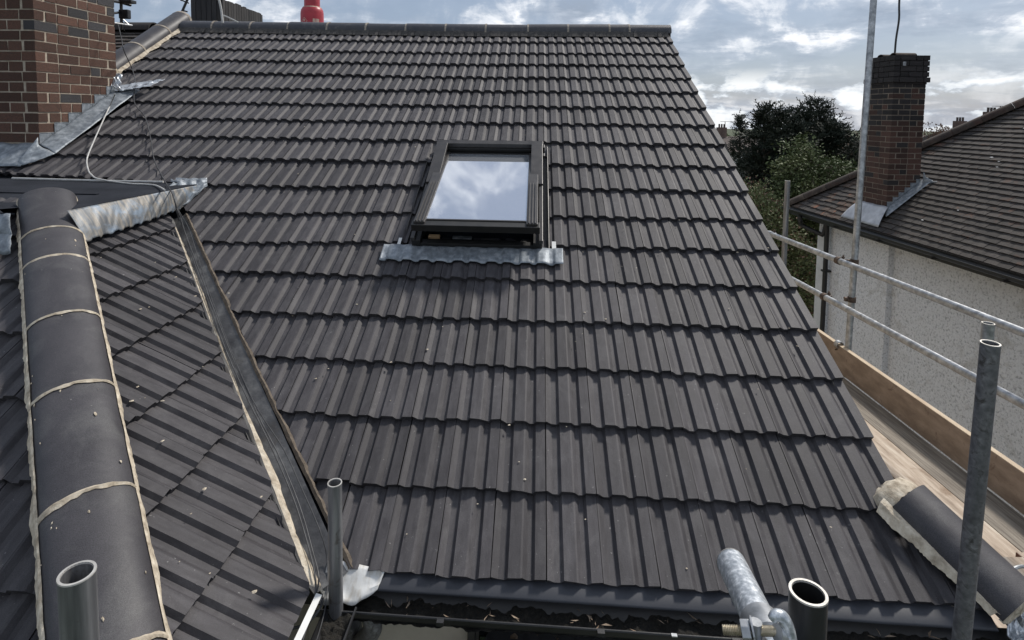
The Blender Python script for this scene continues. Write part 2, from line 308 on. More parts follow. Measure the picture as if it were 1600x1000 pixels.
def place_tile(frame, u, v, planes=(), parent=house, wid=.2):
    """a tile at (u, v) of the slope; planes: list of (point, outward normal) in slope coordinates, the outward side is cut off"""
    k = rt.randrange(5)
    mw = frame @ Matrix.Translation((u+rt.uniform(-.0012, .0012), v+rt.uniform(-.004, .004), rt.uniform(-.0012, .0022))) @ Matrix.Rotation(rt.uniform(-.005, .005), 4, 'Z') @ Matrix.Rotation(rt.uniform(-.006, .006), 4, 'Y') @ Matrix.Rotation(rt.uniform(-.004, .002), 4, 'X')
    corners = [(0, 0), (.2, 0), (0, .375), (.2, .375)]
    need = []
    for (pu, pv), (nu, nv) in planes:
        d = [(u+a-pu)*nu+(v+b-pv)*nv for a, b in corners]
        if min(d) > 0: return None
        if max(d) > 0: need.append(((pu, pv), (nu, nv)))
    if not need: return obj('roof_tile', TILES[k], parent, mw)
    bm = bmesh.new(); vv, ff = TDATA[k]; bv = [bm.verts.new(x) for x in vv]
    for f in ff: bm.faces.new([bv[i] for i in f])
    for (pu, pv), (nu, nv) in need:
        bmesh.ops.bisect_plane(bm, geom=bm.verts[:]+bm.edges[:]+bm.faces[:], plane_co=(pu-u, pv-v, 0), plane_no=Vector((nu, nv, 0)).normalized(), clear_outer=True)
    if not bm.faces: bm.free(); return None
    me = bpy.data.meshes.new('roof_tile'); bm.to_mesh(me); bm.free(); me.materials.append(M_tile)
    return obj('roof_tile', me, parent, mw)
ROWS = [-.004, .304, .602, .895, 1.185, 1.482, 1.782, 2.075, 2.385, 2.69, 3.0, 3.3, 3.6, 3.9, 4.195, 4.5, 4.79, 5.10]
def skew(u, r):
    if u > -1: return 0.0
    if r >= 14: return .105*min(1, (-1-u)/3.3)
    if r >= 9: return .022*min(1, (-1-u)/3.3)
    if r == 8: return -.04+.105*max(0, (-2.4-u)/1.7) if u < -1.6 else -.04*(-1-u)/.6
    if r in (6, 7): return -.045*min(1, (-1-u)/.8)
    return 0.0
# valley edge on the main slope: x = -.72 - .95 y (y = v cos a)
vdir = Vector((-.95*CA, 1)).normalized(); vnor = (-(1), -(.95*CA))
valley_plane = ((-.715, 0), (-1, -.95*CA))
bulk = MB(); ntile = 0
for r, v in reversed(list(enumerate(ROWS))):
    for c in range(-22, 7):
        u = c*.2
        if r >= 8 and u < -4.45: continue
        if r < 8 and u > -.9 - 0 and False: continue
        if r in (6, 7, 8, 9) and -.82 < u < -.03: continue                   # the roof window opening
        pl = []
        if r < 8: pl.append(valley_plane)
        if r < 8 and u < -2.75: continue
        if r >= 8 and u < -3.99 and u > -4.7 and 2.75 < v and v+.3 < 3.75: continue   # inside the chimney
        if r in (5, 6, 7, 8, 9) and -1.05 < u < -.80 and r != 5: pl.append(((-.855, 0), (1, 0)))
        if r in (6, 7, 8, 9) and -.05 < u < .05: pl.append(((.035, 0), (-1, 0)))
        if r == 17: pl.append(((0, 5.50), (0, 1)))
        if r >= 16 or (r >= 14 and c % 2 == 0 and False):
            k = rt.randrange(5); vv, ff = TDATA[k]; bulk.add([main(u+x, v+y+skew(u+.1, r), z) for x, y, z in vv], ff); continue
        if place_tile(FR_main, u, v+skew(u+.1, r), pl): ntile += 1
# bottom corner: the eave course runs past the verge under the corner ridge tile
for c in (7,): place_tile(FR_main, 1.4, -.004, [((1.56, 0), (1, .75))])
# side slope of the wing (faces +X)
SR = [0, 1, 2, 3, 4, 5, 6]
for k in SR:
    v = k*GG
    for c in range(-9, 12):
        u = Y0+c*.2
        # hip edge: x+y = -1.56 with x = XE - v cos a  ->  y = -1.56 - XE + v cos a ; keep y > that
        hip = ((-1.60-XE, 0), (-1, CA)); val = ((0, 0), (0, 0))
        # valley edge: x = -.93 - .9 y  ->  y = (-.93 - x)/.9 = (-.93-XE + v ca)/.9 ; keep y < that
        val = (((-.93-XE)/.9, 0), (1, -CA/.9))
        if v*SA+ZE > 1.16: continue
        place_tile(FR_side, u, v, [hip, val])
# front slope of the wing (faces the viewer), only its right end shows
for k in range(0, 8):
    v = k*GG
    for c in range(-34, -2):
        u = c*.2
        # hip: x + y = -1.86, y = YE3 + v ca -> x = -1.86 - YE3 - v ca ; keep x < that
        if u < -4.2 or u < -3.4 - .0 and k < 1: continue
        place_tile(FR_front, u, v, [((-1.86-YE3, 0), (1, CA)), ((0, 1.165/SA), (0, 1))])
tag(bulk.build('roof_tile', M_tile, house), kind='stuff')
# sarking below the tiles, a closed body of roof
sark = MB()
sark.add([main(-.75, -.0, -.07), main(1.36, -.0, -.07), main(1.36, 5.4, -.07), main(-4.42, 5.4, -.07), main(-4.42, 2.0, -.07), main(-2.6, 2.0, -.07)], [(0, 1, 2, 3, 4, 5)])
sark.add([side(-1.0, .0, -.07), side(-.1, 0, -.07), side(1.9, 2.2, -.07), side(.9, 2.2, -.07)], [(0, 1, 2, 3)])
sark.add([FR_front @ Vector((-4.6, 0, -.07)), FR_front @ Vector((-.9, 0, -.07)), FR_front @ Vector((-2.8, 2.4, -.07)), FR_front @ Vector((-4.6, 2.4, -.07))], [(0, 1, 2, 3)])
sark.build('roofing_underlay', M_felt, house)
rear = MB().add([(1.38, 4.78, 2.56), (-4.42, 4.78, 2.56), (-4.42, 9.5, 0), (1.38, 9.5, 0)], [(0, 1, 2, 3)]).build('rear_roof', M_ridge, house)
# gable verge bedding
vb = MB()
rv = random.Random(5)
for r, v in enumerate(ROWS):
    v1 = ROWS[r+1] if r < 17 else 5.4
    vb.box((1.355, v+.012, -.062), (1.392, v1+.02, -.028+rv.uniform(-.003, .002)), mw=FR_main)
    x = 1.399
    vb.add([main(x-.012, v+.006, -.022), main(x, v+.004, -.024), main(x, v+.075, -.03), main(x, v+.05+rv.uniform(0, .02), -.055), main(x-.02, v+.01, -.05)], [(0, 1, 2, 3, 4)])
vb.build('verge_mortar', M_mortar_grey, house)
vs2 = MB(); vs2.add([main(1.36, .05, -.06), main(1.36, 5.3, -.06), main(1.36, 5.3, -.24), main(1.36, .05, -.24)], [(0, 1, 2, 3)]); vs2.build('barge_board', M_blackframe, house)
# walls
wl = MB()
wl.add([(-.95, .20, -5.2), (1.33, .20, -5.2), (1.33, .20, -.10), (-.95, .20, -.10)], [(0, 1, 2, 3)])
wl.add([(1.33, .20, -5.2), (1.33, 9.2, -5.2), (1.33, 9.2, .1), (1.33, 4.78, 2.45), (1.33, .20, -.02)], [(0, 1, 2, 3, 4)])
wl.add([(-.95, .20, -5.2), (-.95, -.85, -5.2), (-.95, -.85, -.06), (-.95, .20, -.06)], [(0, 1, 2, 3)])
wl.add([(-.95, -.85, -5.2), (-5.0, -.85, -5.2), (-5.0, -.85, -.06), (-.95, -.85, -.06)], [(0, 1, 2, 3)])
wl.build('wall', M_render, house)
MB().add([(-5, -.85, -5.2), (-5, 9.2, -5.2), (-5, 9.2, 1), (-5, .9, 1.1), (-5, -.85, -.05)], [(0, 1, 2, 3, 4)]).build('wall', M_render, house)

# ridge of the main roof
def half_round(p0, p1, up, rw, rh, n=14, thick=.014, taper=0, ends=True, drop=.0):
    """half-round ridge tile from p0 to p1, opening downwards, as vertex list + faces"""
    p0, p1, up = Vector(p0), Vector(p1), Vector(up); d = (p1-p0).normalized(); sidev = d.cross(up).normalized(); up = sidev.cross(d).normalized()
    v = []; f = []
    for p, k in ((p0, 1.0), (p1, 1-taper)):
        for rr in (0, thick):
            for j in range(n+1):
                t = PI*j/n; v.append(p+sidev*math.cos(t)*(rw*k-rr)+up*(max(0, math.sin(t))**.85*(rh*k-rr)-drop))
    m = n+1
    for j in range(n):
        f.append((j, j+1, 2*m+j+1, 2*m+j)); f.append((m+j+1, m+j, 3*m+j, 3*m+j+1)); f.append((m+j, m+j+1, j+1, j)); f.append((2*m+j, 2*m+j+1, 3*m+j+1, 3*m+j))
    f += [(0, 2*m, 3*m, m), (n, m+n, 3*m+n, 2*m+n)]
    return v, f
RJ = [-4.30, -3.90, -3.43, -2.97, -2.50, -2.04, -1.57, -1.11, -.65, -.17, .28, .74, .96, 1.425]
rr_ = random.Random(9)
def rsk(x): return .092*max(0, min(1, (-1-x)/3.3))
for a_, b_ in zip(RJ[:-1], RJ[1:]):
    dz = rr_.uniform(-.004, .004)
    qa, qb = rsk(a_), rsk(b_)
    v, f = half_round((a_+.006, 4.79+qa, 2.555+dz+qa*MM), (b_-.006, 4.79+qb, 2.555+dz+qb*MM+rr_.uniform(-.003, .003)), (0, 0, 1), .118, .108)
    MB().add(v, f).build('ridge_tile', M_ridge_top, house, smooth=True)
    if b_ < 1.4:
        v, f = half_round((b_-.010, 4.79+qb, 2.556+dz+qb*MM), (b_+.010, 4.79+qb, 2.556+dz+qb*MM), (0, 0, 1), .121, .111, n=10, thick=.03)
        MB().add(v, f).build('mortar_joint', M_mortar_grey, house)
v, f = [], []
MB().box((1.40, 4.70, 2.50), (1.417, 4.88, 2.60)).build('mortar_joint', M_mortar_dirty, house)
bed = MB(); nb = 150
for i in range(nb):                                                       # uneven bedding under the front of the ridge
    x0 = -4.3+i*(5.68/nb); x1 = x0+5.68/nb; h = rr_.uniform(-.006, .01)
    q = rsk(x0); z_ = q*MM
    bed.add([(x0, 4.62+h+q, 2.505+z_), (x1, 4.62+h+q, 2.505+z_), (x1, 4.70+q, 2.60+z_), (x0, 4.70+q, 2.60+z_)], [(0, 1, 2, 3)])
bed.build('ridge_bedding', M_mortar_dirty, house)

# party line ridge tiles running down the slope to the chimney
PB = [5.02, 4.62, 4.17, 3.72, 3.28]
for i in range(4):
    a_, b_ = PB[i], PB[i+1]
    p0 = Vector((-4.425, b_+.006, b_*MM+.005-.006*i)); p1 = Vector((-4.425, a_-.006, a_*MM+.005-.006*i))
    v, f = half_round(p0, p1, (0, -SA, CA), .125, .115)
    MB().add(v, f).build('ridge_tile', M_ridge, house, smooth=True)
    v, f = half_round(p0-Vector((0, CA, SA))*.018, p0+Vector((0, CA, SA))*.006, (0, -SA, CA), .129, .119, n=10, thick=.03)
    MB().add(v, f).build('mortar_joint', M_mortar if i == 2 else M_mortar_grey, house)
v, f = half_round((-4.425, 5.00, 5.00*MM+.008), (-4.425, 5.035, 5.03*MM+.008), (0, -SA, CA), .127, .117, n=10, thick=.12)
MB().add(v, f).build('mortar_joint', M_mortar_grey, house)
def ribbon(pts_in, pts_out, seg, jin, jout, seed, lift=0):
    """irregular mortar ribbon between two polylines"""
    rn = random.Random(seed); m = MB(); A_ = []; B_ = []; C_ = []; tl = sum((Vector(pts_in[i+1])-Vector(pts_in[i])).length for i in range(len(pts_in)-1))
    for i in range(seg+1):
        t = i/seg; a_ = poly(pts_in, t); b_ = poly(pts_out, t); d = (b_-a_)
        f_ = (b_-a_).normalized(); q1 = noise.noise(Vector((t*9*tl, seed, 1)))*1.5+rn.uniform(-.3, .3); q2 = noise.noise(Vector((t*7*tl, seed, 5)))*1.7+noise.noise(Vector((t*22*tl, seed, 8)))*.7+rn.uniform(-.25, .25)
        A_.append(a_+f_*q1*jin); B_.append(b_+f_*q2*jout+Vector((0, 0, -lift*.3)))
        C_.append(lin(A_[-1], B_[-1], .5)+Vector((0, 0, lift*rn.uniform(.8, 1.1))))
    n = seg+1; v = A_+C_+B_; f = []
    for i in range(seg): f += [(i, i+1, n+i+1, n+i), (n+i, n+i+1, 2*n+i+1, 2*n+i)]
    m.add(v, f); return m
ribbon([(-4.325, 5.0, 5.0*MM+.02), (-4.325, 3.3, 3.3*MM+.02)], [(-4.262, 5.0, 5.0*MM+.0), (-4.262, 3.3, 3.3*MM+.0)], 90, .004, .014, 3, .012).build('verge_mortar', M_mortar, house)
ribbon([(-4.525, 5.0, 5.0*MM+.02), (-4.525, 3.3, 3.3*MM+.02)], [(-4.60, 5.0, 5.0*MM), (-4.60, 3.3, 3.3*MM)], 60, .004, .012, 4, .012).build('verge_mortar', M_mortar, house)

# hip of the wing
HX = [-2.78, -2.525, -2.35, -2.055, -1.77, -1.455, -1.13, -.80]
def hip_pt(x): y = -(1.68+.05*(x+2.8)) - x; return Vector((x, y, ZE-(x-XE)*MM-.028))
hup = Vector((.254, -.254, .933))
rh_ = random.Random(21)
for i in range(len(HX)-1):
    p0, p1 = hip_pt(HX[i]), hip_pt(HX[i+1]); d = (p1-p0).normalized()
    lift = Vector((0, 0, rh_.uniform(-.003, .003))); l0 = .030 if i == 0 else 0; l1 = .004 if i == 0 else 0
    v, f = half_round(p0+d*.004+lift+Vector((0, 0, l0)), p1-d*.004+lift+Vector((0, 0, l1)), hup, .131, .092, n=22, taper=rh_.uniform(-.01, .015))
    MB().add(v, f).build('hip_tile', M_ridge, house, smooth=True)
    if i:
        # joint smeared with mortar, uneven width
        m = MB(); n = 26; sidev = d.cross(hup).normalized(); A_ = []; B_ = []; Cc = []
        up2 = sidev.cross(d).normalized()
        for j in range(n+1):
            t = PI*j/n; off = sidev*math.cos(t)*.1325+up2*(max(0, math.sin(t))**.85*.0945)
            q_ = noise.noise(Vector((j*.35, i*7.1, 2))); w0 = .005+max(0, q_)*.012+rh_.uniform(0, .003); w1 = .004+max(0, -q_)*.014+rh_.uniform(0, .003)+(.008 if i == 5 and j < 12 else 0)
            A_.append(p0+off-d*w0); B_.append(p0+off+d*w1); Cc.append(p0+off*1.012+up2*.004)
        k = n+1; m.add(A_+Cc+B_, [q for j in range(n) for q in ((j, j+1, k+j+1, k+j), (k+j, k+j+1, 2*k+j+1, 2*k+j))])
        m.build('mortar_joint', M_mortar, house, smooth=True)
hs = (hip_pt(-.8)-hip_pt(-2.8)).normalized().cross(hup).normalized()
for sgn, (ji, jo) in ((-1, (.003, .010)), (1, (.003, .012))):
    a0, a1 = hip_pt(-2.80)+hs*sgn*.126, hip_pt(-.8)+hs*sgn*.126
    b0, b1 = hip_pt(-2.80)+hs*sgn*.138, hip_pt(-.8)+hs*sgn*.140
    up_ = Vector((0, 0, .012 if True else 0))
    ribbon([a0+up_*3.2, a1+up_*3.2], [b0+up_*1.2, b1+up_*1.2], 260, ji, jo, 11+sgn, .006).build('hip_mortar', M_mortar, house)

# valley: lead trough between wing and main slope
tr = MB(); nv = 40; Lp = []; Cp = []; Rp = []; Rr = []
for i in range(nv+1):
    y = -.10+i*(1.86/nv)
    xl = -.93-.9*y; xr = -.72-.95*max(y, -.02)
    Lp.append(Vector((xl-.03, y, ZE-(xl-.03-XE)*MM-.028)))
    xc = (xl*.75+xr*.25); Cp.append(Vector((xc, y, min(ZE-(xc-XE)*MM, max(0, y)*MM+.03)-.055)))
    yr = max(y, 0); Rp.append(Vector((xr-.012, yr, yr*MM-.012))); Rr.append(Vector((xr+.006, yr, yr*MM+.002)))
k = nv+1; tr.add(Lp+Cp+Rp, [q for i in range(nv) for q in ((i, i+1, k+i+1, k+i), (k+i, k+i+1, 2*k+i+1, 2*k+i))])
tr.build('valley_trough', M_valley, house, smooth=True)
ribbon([p+Vector((-.004, 0, .004)) for p in (Rp[0], Rp[20], Rp[-1])], [p+Vector((.004, 0, -.004)) for p in (Rr[0], Rr[20], Rr[-1])], 150, .003, .007, 31, .007).build('valley_mortar', mat('brown_mortar', [(.3, (.07, .055, .04)), (.7, (.20, .16, .12))], rough=.95, scale=30, bump=.9, bscale=90, bdist=.006), house)
lf = []; lo = []
for y, w in ((-.14, .055), (.05, .035), (.25, .045), (.5, .02), (.8, .022), (1.2, .03), (1.6, .02)):
    x = -.925-.9*y; zt = ZE-(x-XE)*MM
    lf.append(Vector((x-.006, y, zt-.008))); lo.append(Vector((x+w, y-.01, zt-.026-w*.25)))
ribbon(lf, lo, 130, .005, .012, 17, .008).build('valley_mortar', M_mortar, house)

# ---------------------------------------------------------------- flat roof and lead aprons
ZF = 1.12
fr = MB(); fr.add([(-2.50, .93, ZF), (-2.46, 2.02, ZF), (-3.2, 2.12, ZF), (-4.0, 2.22, ZF), (-6.5, 2.24, ZF), (-6.5, .84, ZF), (-2.74, .785, ZF), (-2.86, .88, ZF), (-2.62, 1.12, ZF)], [(0, 1, 2, 3, 4, 5, 6, 7, 8)])
fr.add([(-2.50, .93, ZF), (-2.46, 2.02, ZF), (-2.46, 2.02, ZF-.008), (-2.50, .93, ZF-.008)], [(0, 1, 2, 3)])
fr.add([(-2.68, .785, ZF), (-6.5, .84, ZF), (-6.5, .84, ZF-.008), (-2.68, .785, ZF-.008)], [(0, 1, 2, 3)])
fr.build('flat_roof', M_felt, house)
MB().box((-6.5, 1.42, ZF+.002), (-2.75, 1.445, ZF+.007), mw=Matrix.Rotation(rad(0), 4, 'Z')).build('felt_lap', M_felt, house)
def wavy_sheet(top, bot, nu, nv_, fn, m, name, parent, thick=.0025):
    """sheet between two polylines; fn(i/nu, j/nv) -> offset vector"""
    mb = MB(); v = []
    for j in range(nv_+1):
        for i in range(nu+1):
            s, t = i/nu, j/nv_; v.append(lin(poly(top, s), poly(bot, s), t)+fn(s, t))
    mb.add(v, [(j*(nu+1)+i, j*(nu+1)+i+1, (j+1)*(nu+1)+i+1, (j+1)*(nu+1)+i) for j in range(nv_) for i in range(nu)])
    o = mb.build(name, m, parent, smooth=True)
    s_ = o.modifiers.new('solid', 'SOLIDIFY'); s_.thickness = thick; s_.offset = 0
    return o
rw = random.Random(2)
from mathutils import noise
def nz(x, y, z=0, s=1): return noise.noise(Vector((x*s, y*s, z*s)))
def tileprof(u):
    u = (u % .2)
    for (x0, z0), (x1, z1) in zip(PROF[:-1], PROF[1:]):
        if x0 <= u <= x1: return z0+(z1-z0)*(u-x0)/(x1-x0)
    return -.002
def f_ap(s, t):
    y = .90+s*1.1
    w = (nz((y+t*.05)*11, t*.9, 3)*.009+nz((y+t*.08)*26, t*.9, 5)*.004)*min(1, t*3)
    return Vector((.010*math.sin(PI*t)+w, w*.4*t, w*.3+(tileprof(y-Y0)*.6 if t > .8 else 0)))
wavy_sheet([(-2.502, .90, ZF-.004), (-2.484, 1.4, ZF-.004), (-2.462, 2.02, ZF-.004)], [(-2.41, .90, .958), (-2.430, 1.45, .970), (-2.462, 1.84, .985)], 160, 16, f_ap, M_lead_warm, 'lead_apron', house)
def f_ap2(s, t):
    w = nz(s*4, t, 8, 5)*.012+nz(s*11, t, 9, 5)*.006
    return Vector((0, -w, w+(tileprof(s*2.2)*.6 if t > .7 else 0)))
wavy_sheet([(-2.70, .783, ZF-.003), (-4.8, .815, ZF-.003)], [(-2.62, .69, .938), (-4.8, .69, .938)], 120, 8, f_ap2, M_lead, 'lead_apron', house)
# crumpled lead tongue dressed over the tiles where the valley tops out
def f_ap3(s, t): w = nz(s*3, t*3, 4, 2.2)*.02; return Vector((0, -w*.3, w+.012))
wavy_sheet([(-2.60, 1.95, ZF+.01), (-2.50, 2.03, ZF+.012), (-2.43, 2.08, 1.145)], [(-2.56, 1.70, .99), (-2.46, 1.80, .972), (-2.40, 2.03, 1.10)], 24, 10, f_ap3, M_lead, 'lead_saddle', house)
wavy_sheet([(-2.74, 2.14, 1.150), (-2.46, 2.11, 1.145)], [(-2.70, 2.07, 1.127), (-2.50, 2.05, 1.127)], 24, 5, lambda s, t: Vector((0, 0, nz(s*5, t*3, 2)*.012)), M_lead, 'lead_strip', house)
MB().tube(smooth_path([(-3.9, 2.06, ZF+.012), (-3.2, 2.035, ZF+.010), (-2.72, 2.02, ZF+.012)]), .008, 6).build('flashing_edge', M_cable_w, house)

# ---------------------------------------------------------------- roof window
rwn = thing('roof_window', None, None); rwn.parent = house; rwn.matrix_parent_inverse = Matrix(); rwn.location = main(-.415, 2.28) - Vector((0, 0, -5.2))
del_keys = [k for k in ('label', 'category') if k in rwn]
U0, U1, V0, V1 = -.81, -.015, 1.725, 2.825
def wbox(name, u0, u1, v0, v1, h0, h1, m, fr=None, bevel=.003, parent=rwn):
    mb = MB().box((u0, v0, h0), (u1, v1, h1), mw=(fr or FR_main)); return mb.build(name, m, parent, bevel=bevel)
# fixed frame
wbox('frame', U0, U0+.055, V0, V1, -.10, .055, M_blackframe); wbox('frame', U1-.055, U1, V0, V1, -.10, .055, M_blackframe)
wbox('frame', U0+.055, U1-.055, V1-.030, V1, -.10, .050, M_blackframe); wbox('frame', U0+.055, U1-.055, V0, V0+.035, -.10, .035, M_blackframe)
wbox('frame', U0+.02, U1-.02, V0-.028, V0, -.06, -.005, M_blackframe); wbox('frame', U0+.055, U1-.055, V0+.035, V0+.07, -.06, .012, M_blackframe)
wbox('dark_interior_sheet', U0+.055, U1-.055, V0+.07, V1-.055, -.30, -.28, M_blackframe, bevel=0)  # black sheet added for the shade of the room below the sash
wbox('pine_rail', U0+.09, U0+.16, V0+.075, V0+.10, .0, .022, M_wood); wbox('handle_bar', U0+.24, U0+.36, V0+.075, V0+.10, .0, .014, M_galv); wbox('handle_bar', U0+.42, U0+.50, V0+.075, V0+.09, .0, .010, M_cover)
# sash, pivoted about its middle and standing slightly open
pv = (V0+V1)/2
FS = FR_main @ Matrix.Translation((0, pv, .075)) @ Matrix.Rotation(rad(-9.5), 4, 'X') @ Matrix.Translation((0, -pv, 0))
s0, s1, w0, w1 = U0+.028, U1-.028, V0-.012, V1-.038
wbox('sash', s0, s0+.068, w0, w1, -.03, .035, M_cover, FS); wbox('sash', s1-.068, s1, w0, w1, -.03, .035, M_cover, FS)
wbox('sash', s0+.068, s1-.068, w1-.022, w1, -.03, .03, M_blackframe, FS)
wbox('sash', s0-.012, s1+.012, w0-.018, w0+.045, -.022, .022, M_blackframe, FS)
for q in (.012, .030, .050):
    wbox('sash_rib', s0+q, s0+q+.007, w0, pv-.02, .035, .043, M_cover, FS, .001); wbox('sash_rib', s1-q-.007, s1-q, w0, pv-.02, .035, .043, M_cover, FS, .001)
g_ = MB().box((s0+.068, w0+.045, .012), (s1-.068, w1-.022, .024), mw=FS).build('glass_pane', M_glass, rwn)
wbox('glazing_bead', s0+.062, s0+.070, w0+.04, w1-.03, .018, .024, M_galv, FS, .001); wbox('glazing_bead', s1-.070, s1-.062, w0+.04, w1-.03, .018, .024, M_galv, FS, .001)
wbox('glazing_bead', s0+.07, s1-.07, w0+.040, w0+.052, .022, .028, M_cover, FS, .001)
# claddings and hood
wbox('side_cover', U0-.004, U0+.080, pv+.02, V1-.01, .055, .088, M_cover); wbox('side_cover', U1-.080, U1+.004, pv+.02, V1-.01, .055, .088, M_cover)
wbox('side_cover', U0-.004, U0+.022, V0, pv+.02, .05, .075, M_cover); wbox('side_cover', U1-.022, U1+.004, V0, pv+.02, .05, .075, M_cover)
wbox('hood', U0-.008, U1+.008, V1-.018, V1+.035, .05, .085, M_cover)
wbox('top_flashing', U0-.10, U1+.10, V1+.0, V1+.20, -.045, -.030, M_cover); wbox('top_flashing', U0-.02, U1+.02, V1+.03, V1+.075, -.03, .03, M_cover)
wbox('side_flashing', U0-.075, U0+.0, V0-.02, V1+.1, -.05, -.040, M_blackframe); wbox('side_flashing', U0-.075, U0-.068, V0, V1+.1, -.045, -.012, M_cover)
wbox('side_flashing', U1, U1+.052, V0-.02, V1+.1, -.05, -.040, M_blackframe); wbox('side_flashing', U1+.038, U1+.046, V0, V1+.1, -.045, -.004, M_cover)
wbox('hinge_clip', U0-.035, U0+.0, V1-.20, V1-.19, .03, .036, M_cover); wbox('hinge_clip', U1, U1+.02, V1-.12, V1-.08, .03, .05, M_cover)
def fwin(s, t):
    u = -.985+s*1.095
    return FR_main.to_3x3() @ Vector((0, nz(u*9, t, 2)*.008*t, tileprof(u)*(.25+.75*t)+.004+nz(u*5, t*2, 7)*.003))
wavy_sheet([main(-.985, 1.735, .008), main(.11, 1.735, .008)], [main(-.985, 1.600, .010), main(.11, 1.600, .010)], 170, 6, fwin, M_lead, 'lead_flashing', rwn)
wbox('flashing_strap', -.905, -.885, 1.73, 1.80, .004, .008, M_white, bevel=0); wbox('flashing_strap', .045, .070, 1.735, 1.80, .004, .008, M_white, bevel=0)

# ---------------------------------------------------------------- chimneys
def brick_meshes(m, pre):
    out = []
    for s in range(4):
        rnd = random.Random(s+40); mb = []; a = .5
        b = bmesh.new(); bmesh.ops.create_cube(b, size=1)
        for vv in b.verts: vv.co += Vector([rnd.uniform(-.014, .014) for _ in range(3)])
        me = bpy.data.meshes.new('brick'); b.to_mesh(me); b.free(); me.materials.append(m); out.append(me)
    return out
B_red, B_blue, B_old, B_soot = (brick_meshes(m, '') for m in (M_brick, M_brick_blue, M_brick_old, M_soot))
def chimney(par, frame, lx, ly, z0, z1, ch, bl, pick, rnd, keep, joint=.011, corbel=(), z_origin=None):
    """bricks on the four faces of a stack lx by ly (frame: its corner at the origin); Flemish bond; keep(world point) drops hidden ones"""
    n = int(round((z1-z0)/ch)); bw = bl/2.05; hh = ch-joint
    for k in range(n):
        z = z0+k*ch; ex = .0
        for c0, c1, e in corbel:
            if c0 <= n-k <= c1: ex = e
        for face in range(4):
            full = lx if face % 2 == 0 else ly
            start = 0 if (k+face) % 2 == 0 else bw+joint
            end = full if (k+face) % 2 == 0 else full-bw-joint
            L_ = end-start; x = start-ex; end += ex; seq = []; i = k % 2 + face
            if ex > 0:
                if face % 2 == 0: x, end = -ex, full+ex
                else: x, end = .091-ex+joint, full-.091+ex-joint
            while x < end-.01:
                l = (bl if i % 2 == 0 else bw)*rnd.uniform(.97, 1.03)
                if end-(x+l) < bw*.55: l = end-x
                seq.append((x, l)); x += l+joint; i += 1
            for x, l in seq:
                dep = .09; xc = x+l/2
                pos = {0: Vector((xc, dep/2-ex, 0)), 1: Vector((lx-dep/2+ex, xc, 0)), 2: Vector((lx-xc, ly-dep/2+ex, 0)), 3: Vector((dep/2-ex, ly-xc, 0))}[face]
                pos.z = z+hh/2; wp = frame @ pos
                if not keep(wp): continue
                me = rnd.choice(pick(k, n, rnd))
                o = bpy.data.objects.new('brick', me); C.objects.link(o); o.parent = par; o.matrix_parent_inverse = Matrix()
                rot = Matrix.Rotation(0 if face % 2 == 0 else PI/2, 4, 'Z')
                o.matrix_local = Matrix.Translation(-world_loc(par)) @ frame @ Matrix.Translation(pos+Vector((rnd.uniform(-.0015, .0015), rnd.uniform(-.0015, .0015), 0))) @ rot @ Matrix.Diagonal((l, dep, hh*rnd.uniform(.96, 1.02), 1))
chm = thing('chimney', None, None); chm.parent = house; chm.matrix_parent_inverse = Matrix(); chm.location = Vector((-4.32, 2.84, 1.4+5.2))
CX0, CX1, CY0, CY1 = -4.66, -3.985, 2.405, 3.285
MB().box((CX0+.004, CY0+.004, .9), (CX1-.004, CY1-.004, 3.3)).build('pointing', M_pointing, chm)
rc = random.Random(12)
def pick_red(k, n, r): return B_blue if r.random() < .13 else B_red
chimney(chm, Matrix.Translation((CX0, CY0, 0)), CX1-CX0, CY1-CY0, 1.215, 3.35, .0805, .212, pick_red, rc, lambda p: p.z > p.y*MM-.06)
# stepped lead up the side face
st = MB(); zs = [1.215+.0805*k-.006 for k in range(1, 12)]
def stepy(z, off): return (z-off)/MM
pts = []; x_ = CX1+.004
prev = None; F = []
for i, z in enumerate(zs):
    ya = stepy(z, .145); yb = ya+.148
    if ya < CY0-.005: ya = CY0-.005
    if yb > CY1: yb = CY1
    if yb <= CY0: continue
    zn = z-.0805
    bot_a, bot_b = ya*MM-.01, yb*MM-.01
    st.add([(x_, ya, bot_a), (x_, yb, bot_b), (x_, yb, z), (x_, ya, z)], [(0, 1, 2, 3)])
    st.add([(x_, yb, bot_b), (x_, min(yb+.02, CY1), min(yb+.02, CY1)*MM-.01), (x_, yb-.035, z)], [(0, 1, 2)])
    st.add([(x_-.008, ya+.01, z+.002), (x_+.003, ya+.01, z-.001), (x_+.003, yb, z-.001), (x_-.008, yb, z+.002)], [(0, 1, 2, 3)])
    if ya >= CY1: break
so_ = st.build('step_flashing', M_lead, chm)
def f_sk(s, t):
    w = nz(s*5, t*2, 1, 1.6)*.010
    return Vector((w*.5, 0, w+.02*math.sin(PI*t)*.2))
wavy_sheet([(CX1+.006, 2.40, 2.40*MM+.06), (CX1+.006, 3.33, 3.33*MM+.06)], [(CX1+.165, 2.36, 2.36*MM+.012), (CX1+.185, 3.34, 3.34*MM+.012)], 60, 8, f_sk, M_lead, 'soaker', chm)
wavy_sheet([(CX1+.006, 2.385, 1.42), (CX1+.03, 2.36, 1.36), (CX1+.165, 2.36, 2.36*MM+.012)], [(CX1-.02, 2.22, 1.235), (CX1+.03, 2.20, 1.215), (CX1+.10, 2.25, 1.24)], 20, 8, lambda s, t: Vector((0, 0, nz(s*3, t*3)*.01)), M_lead, 'corner_flashing', chm)
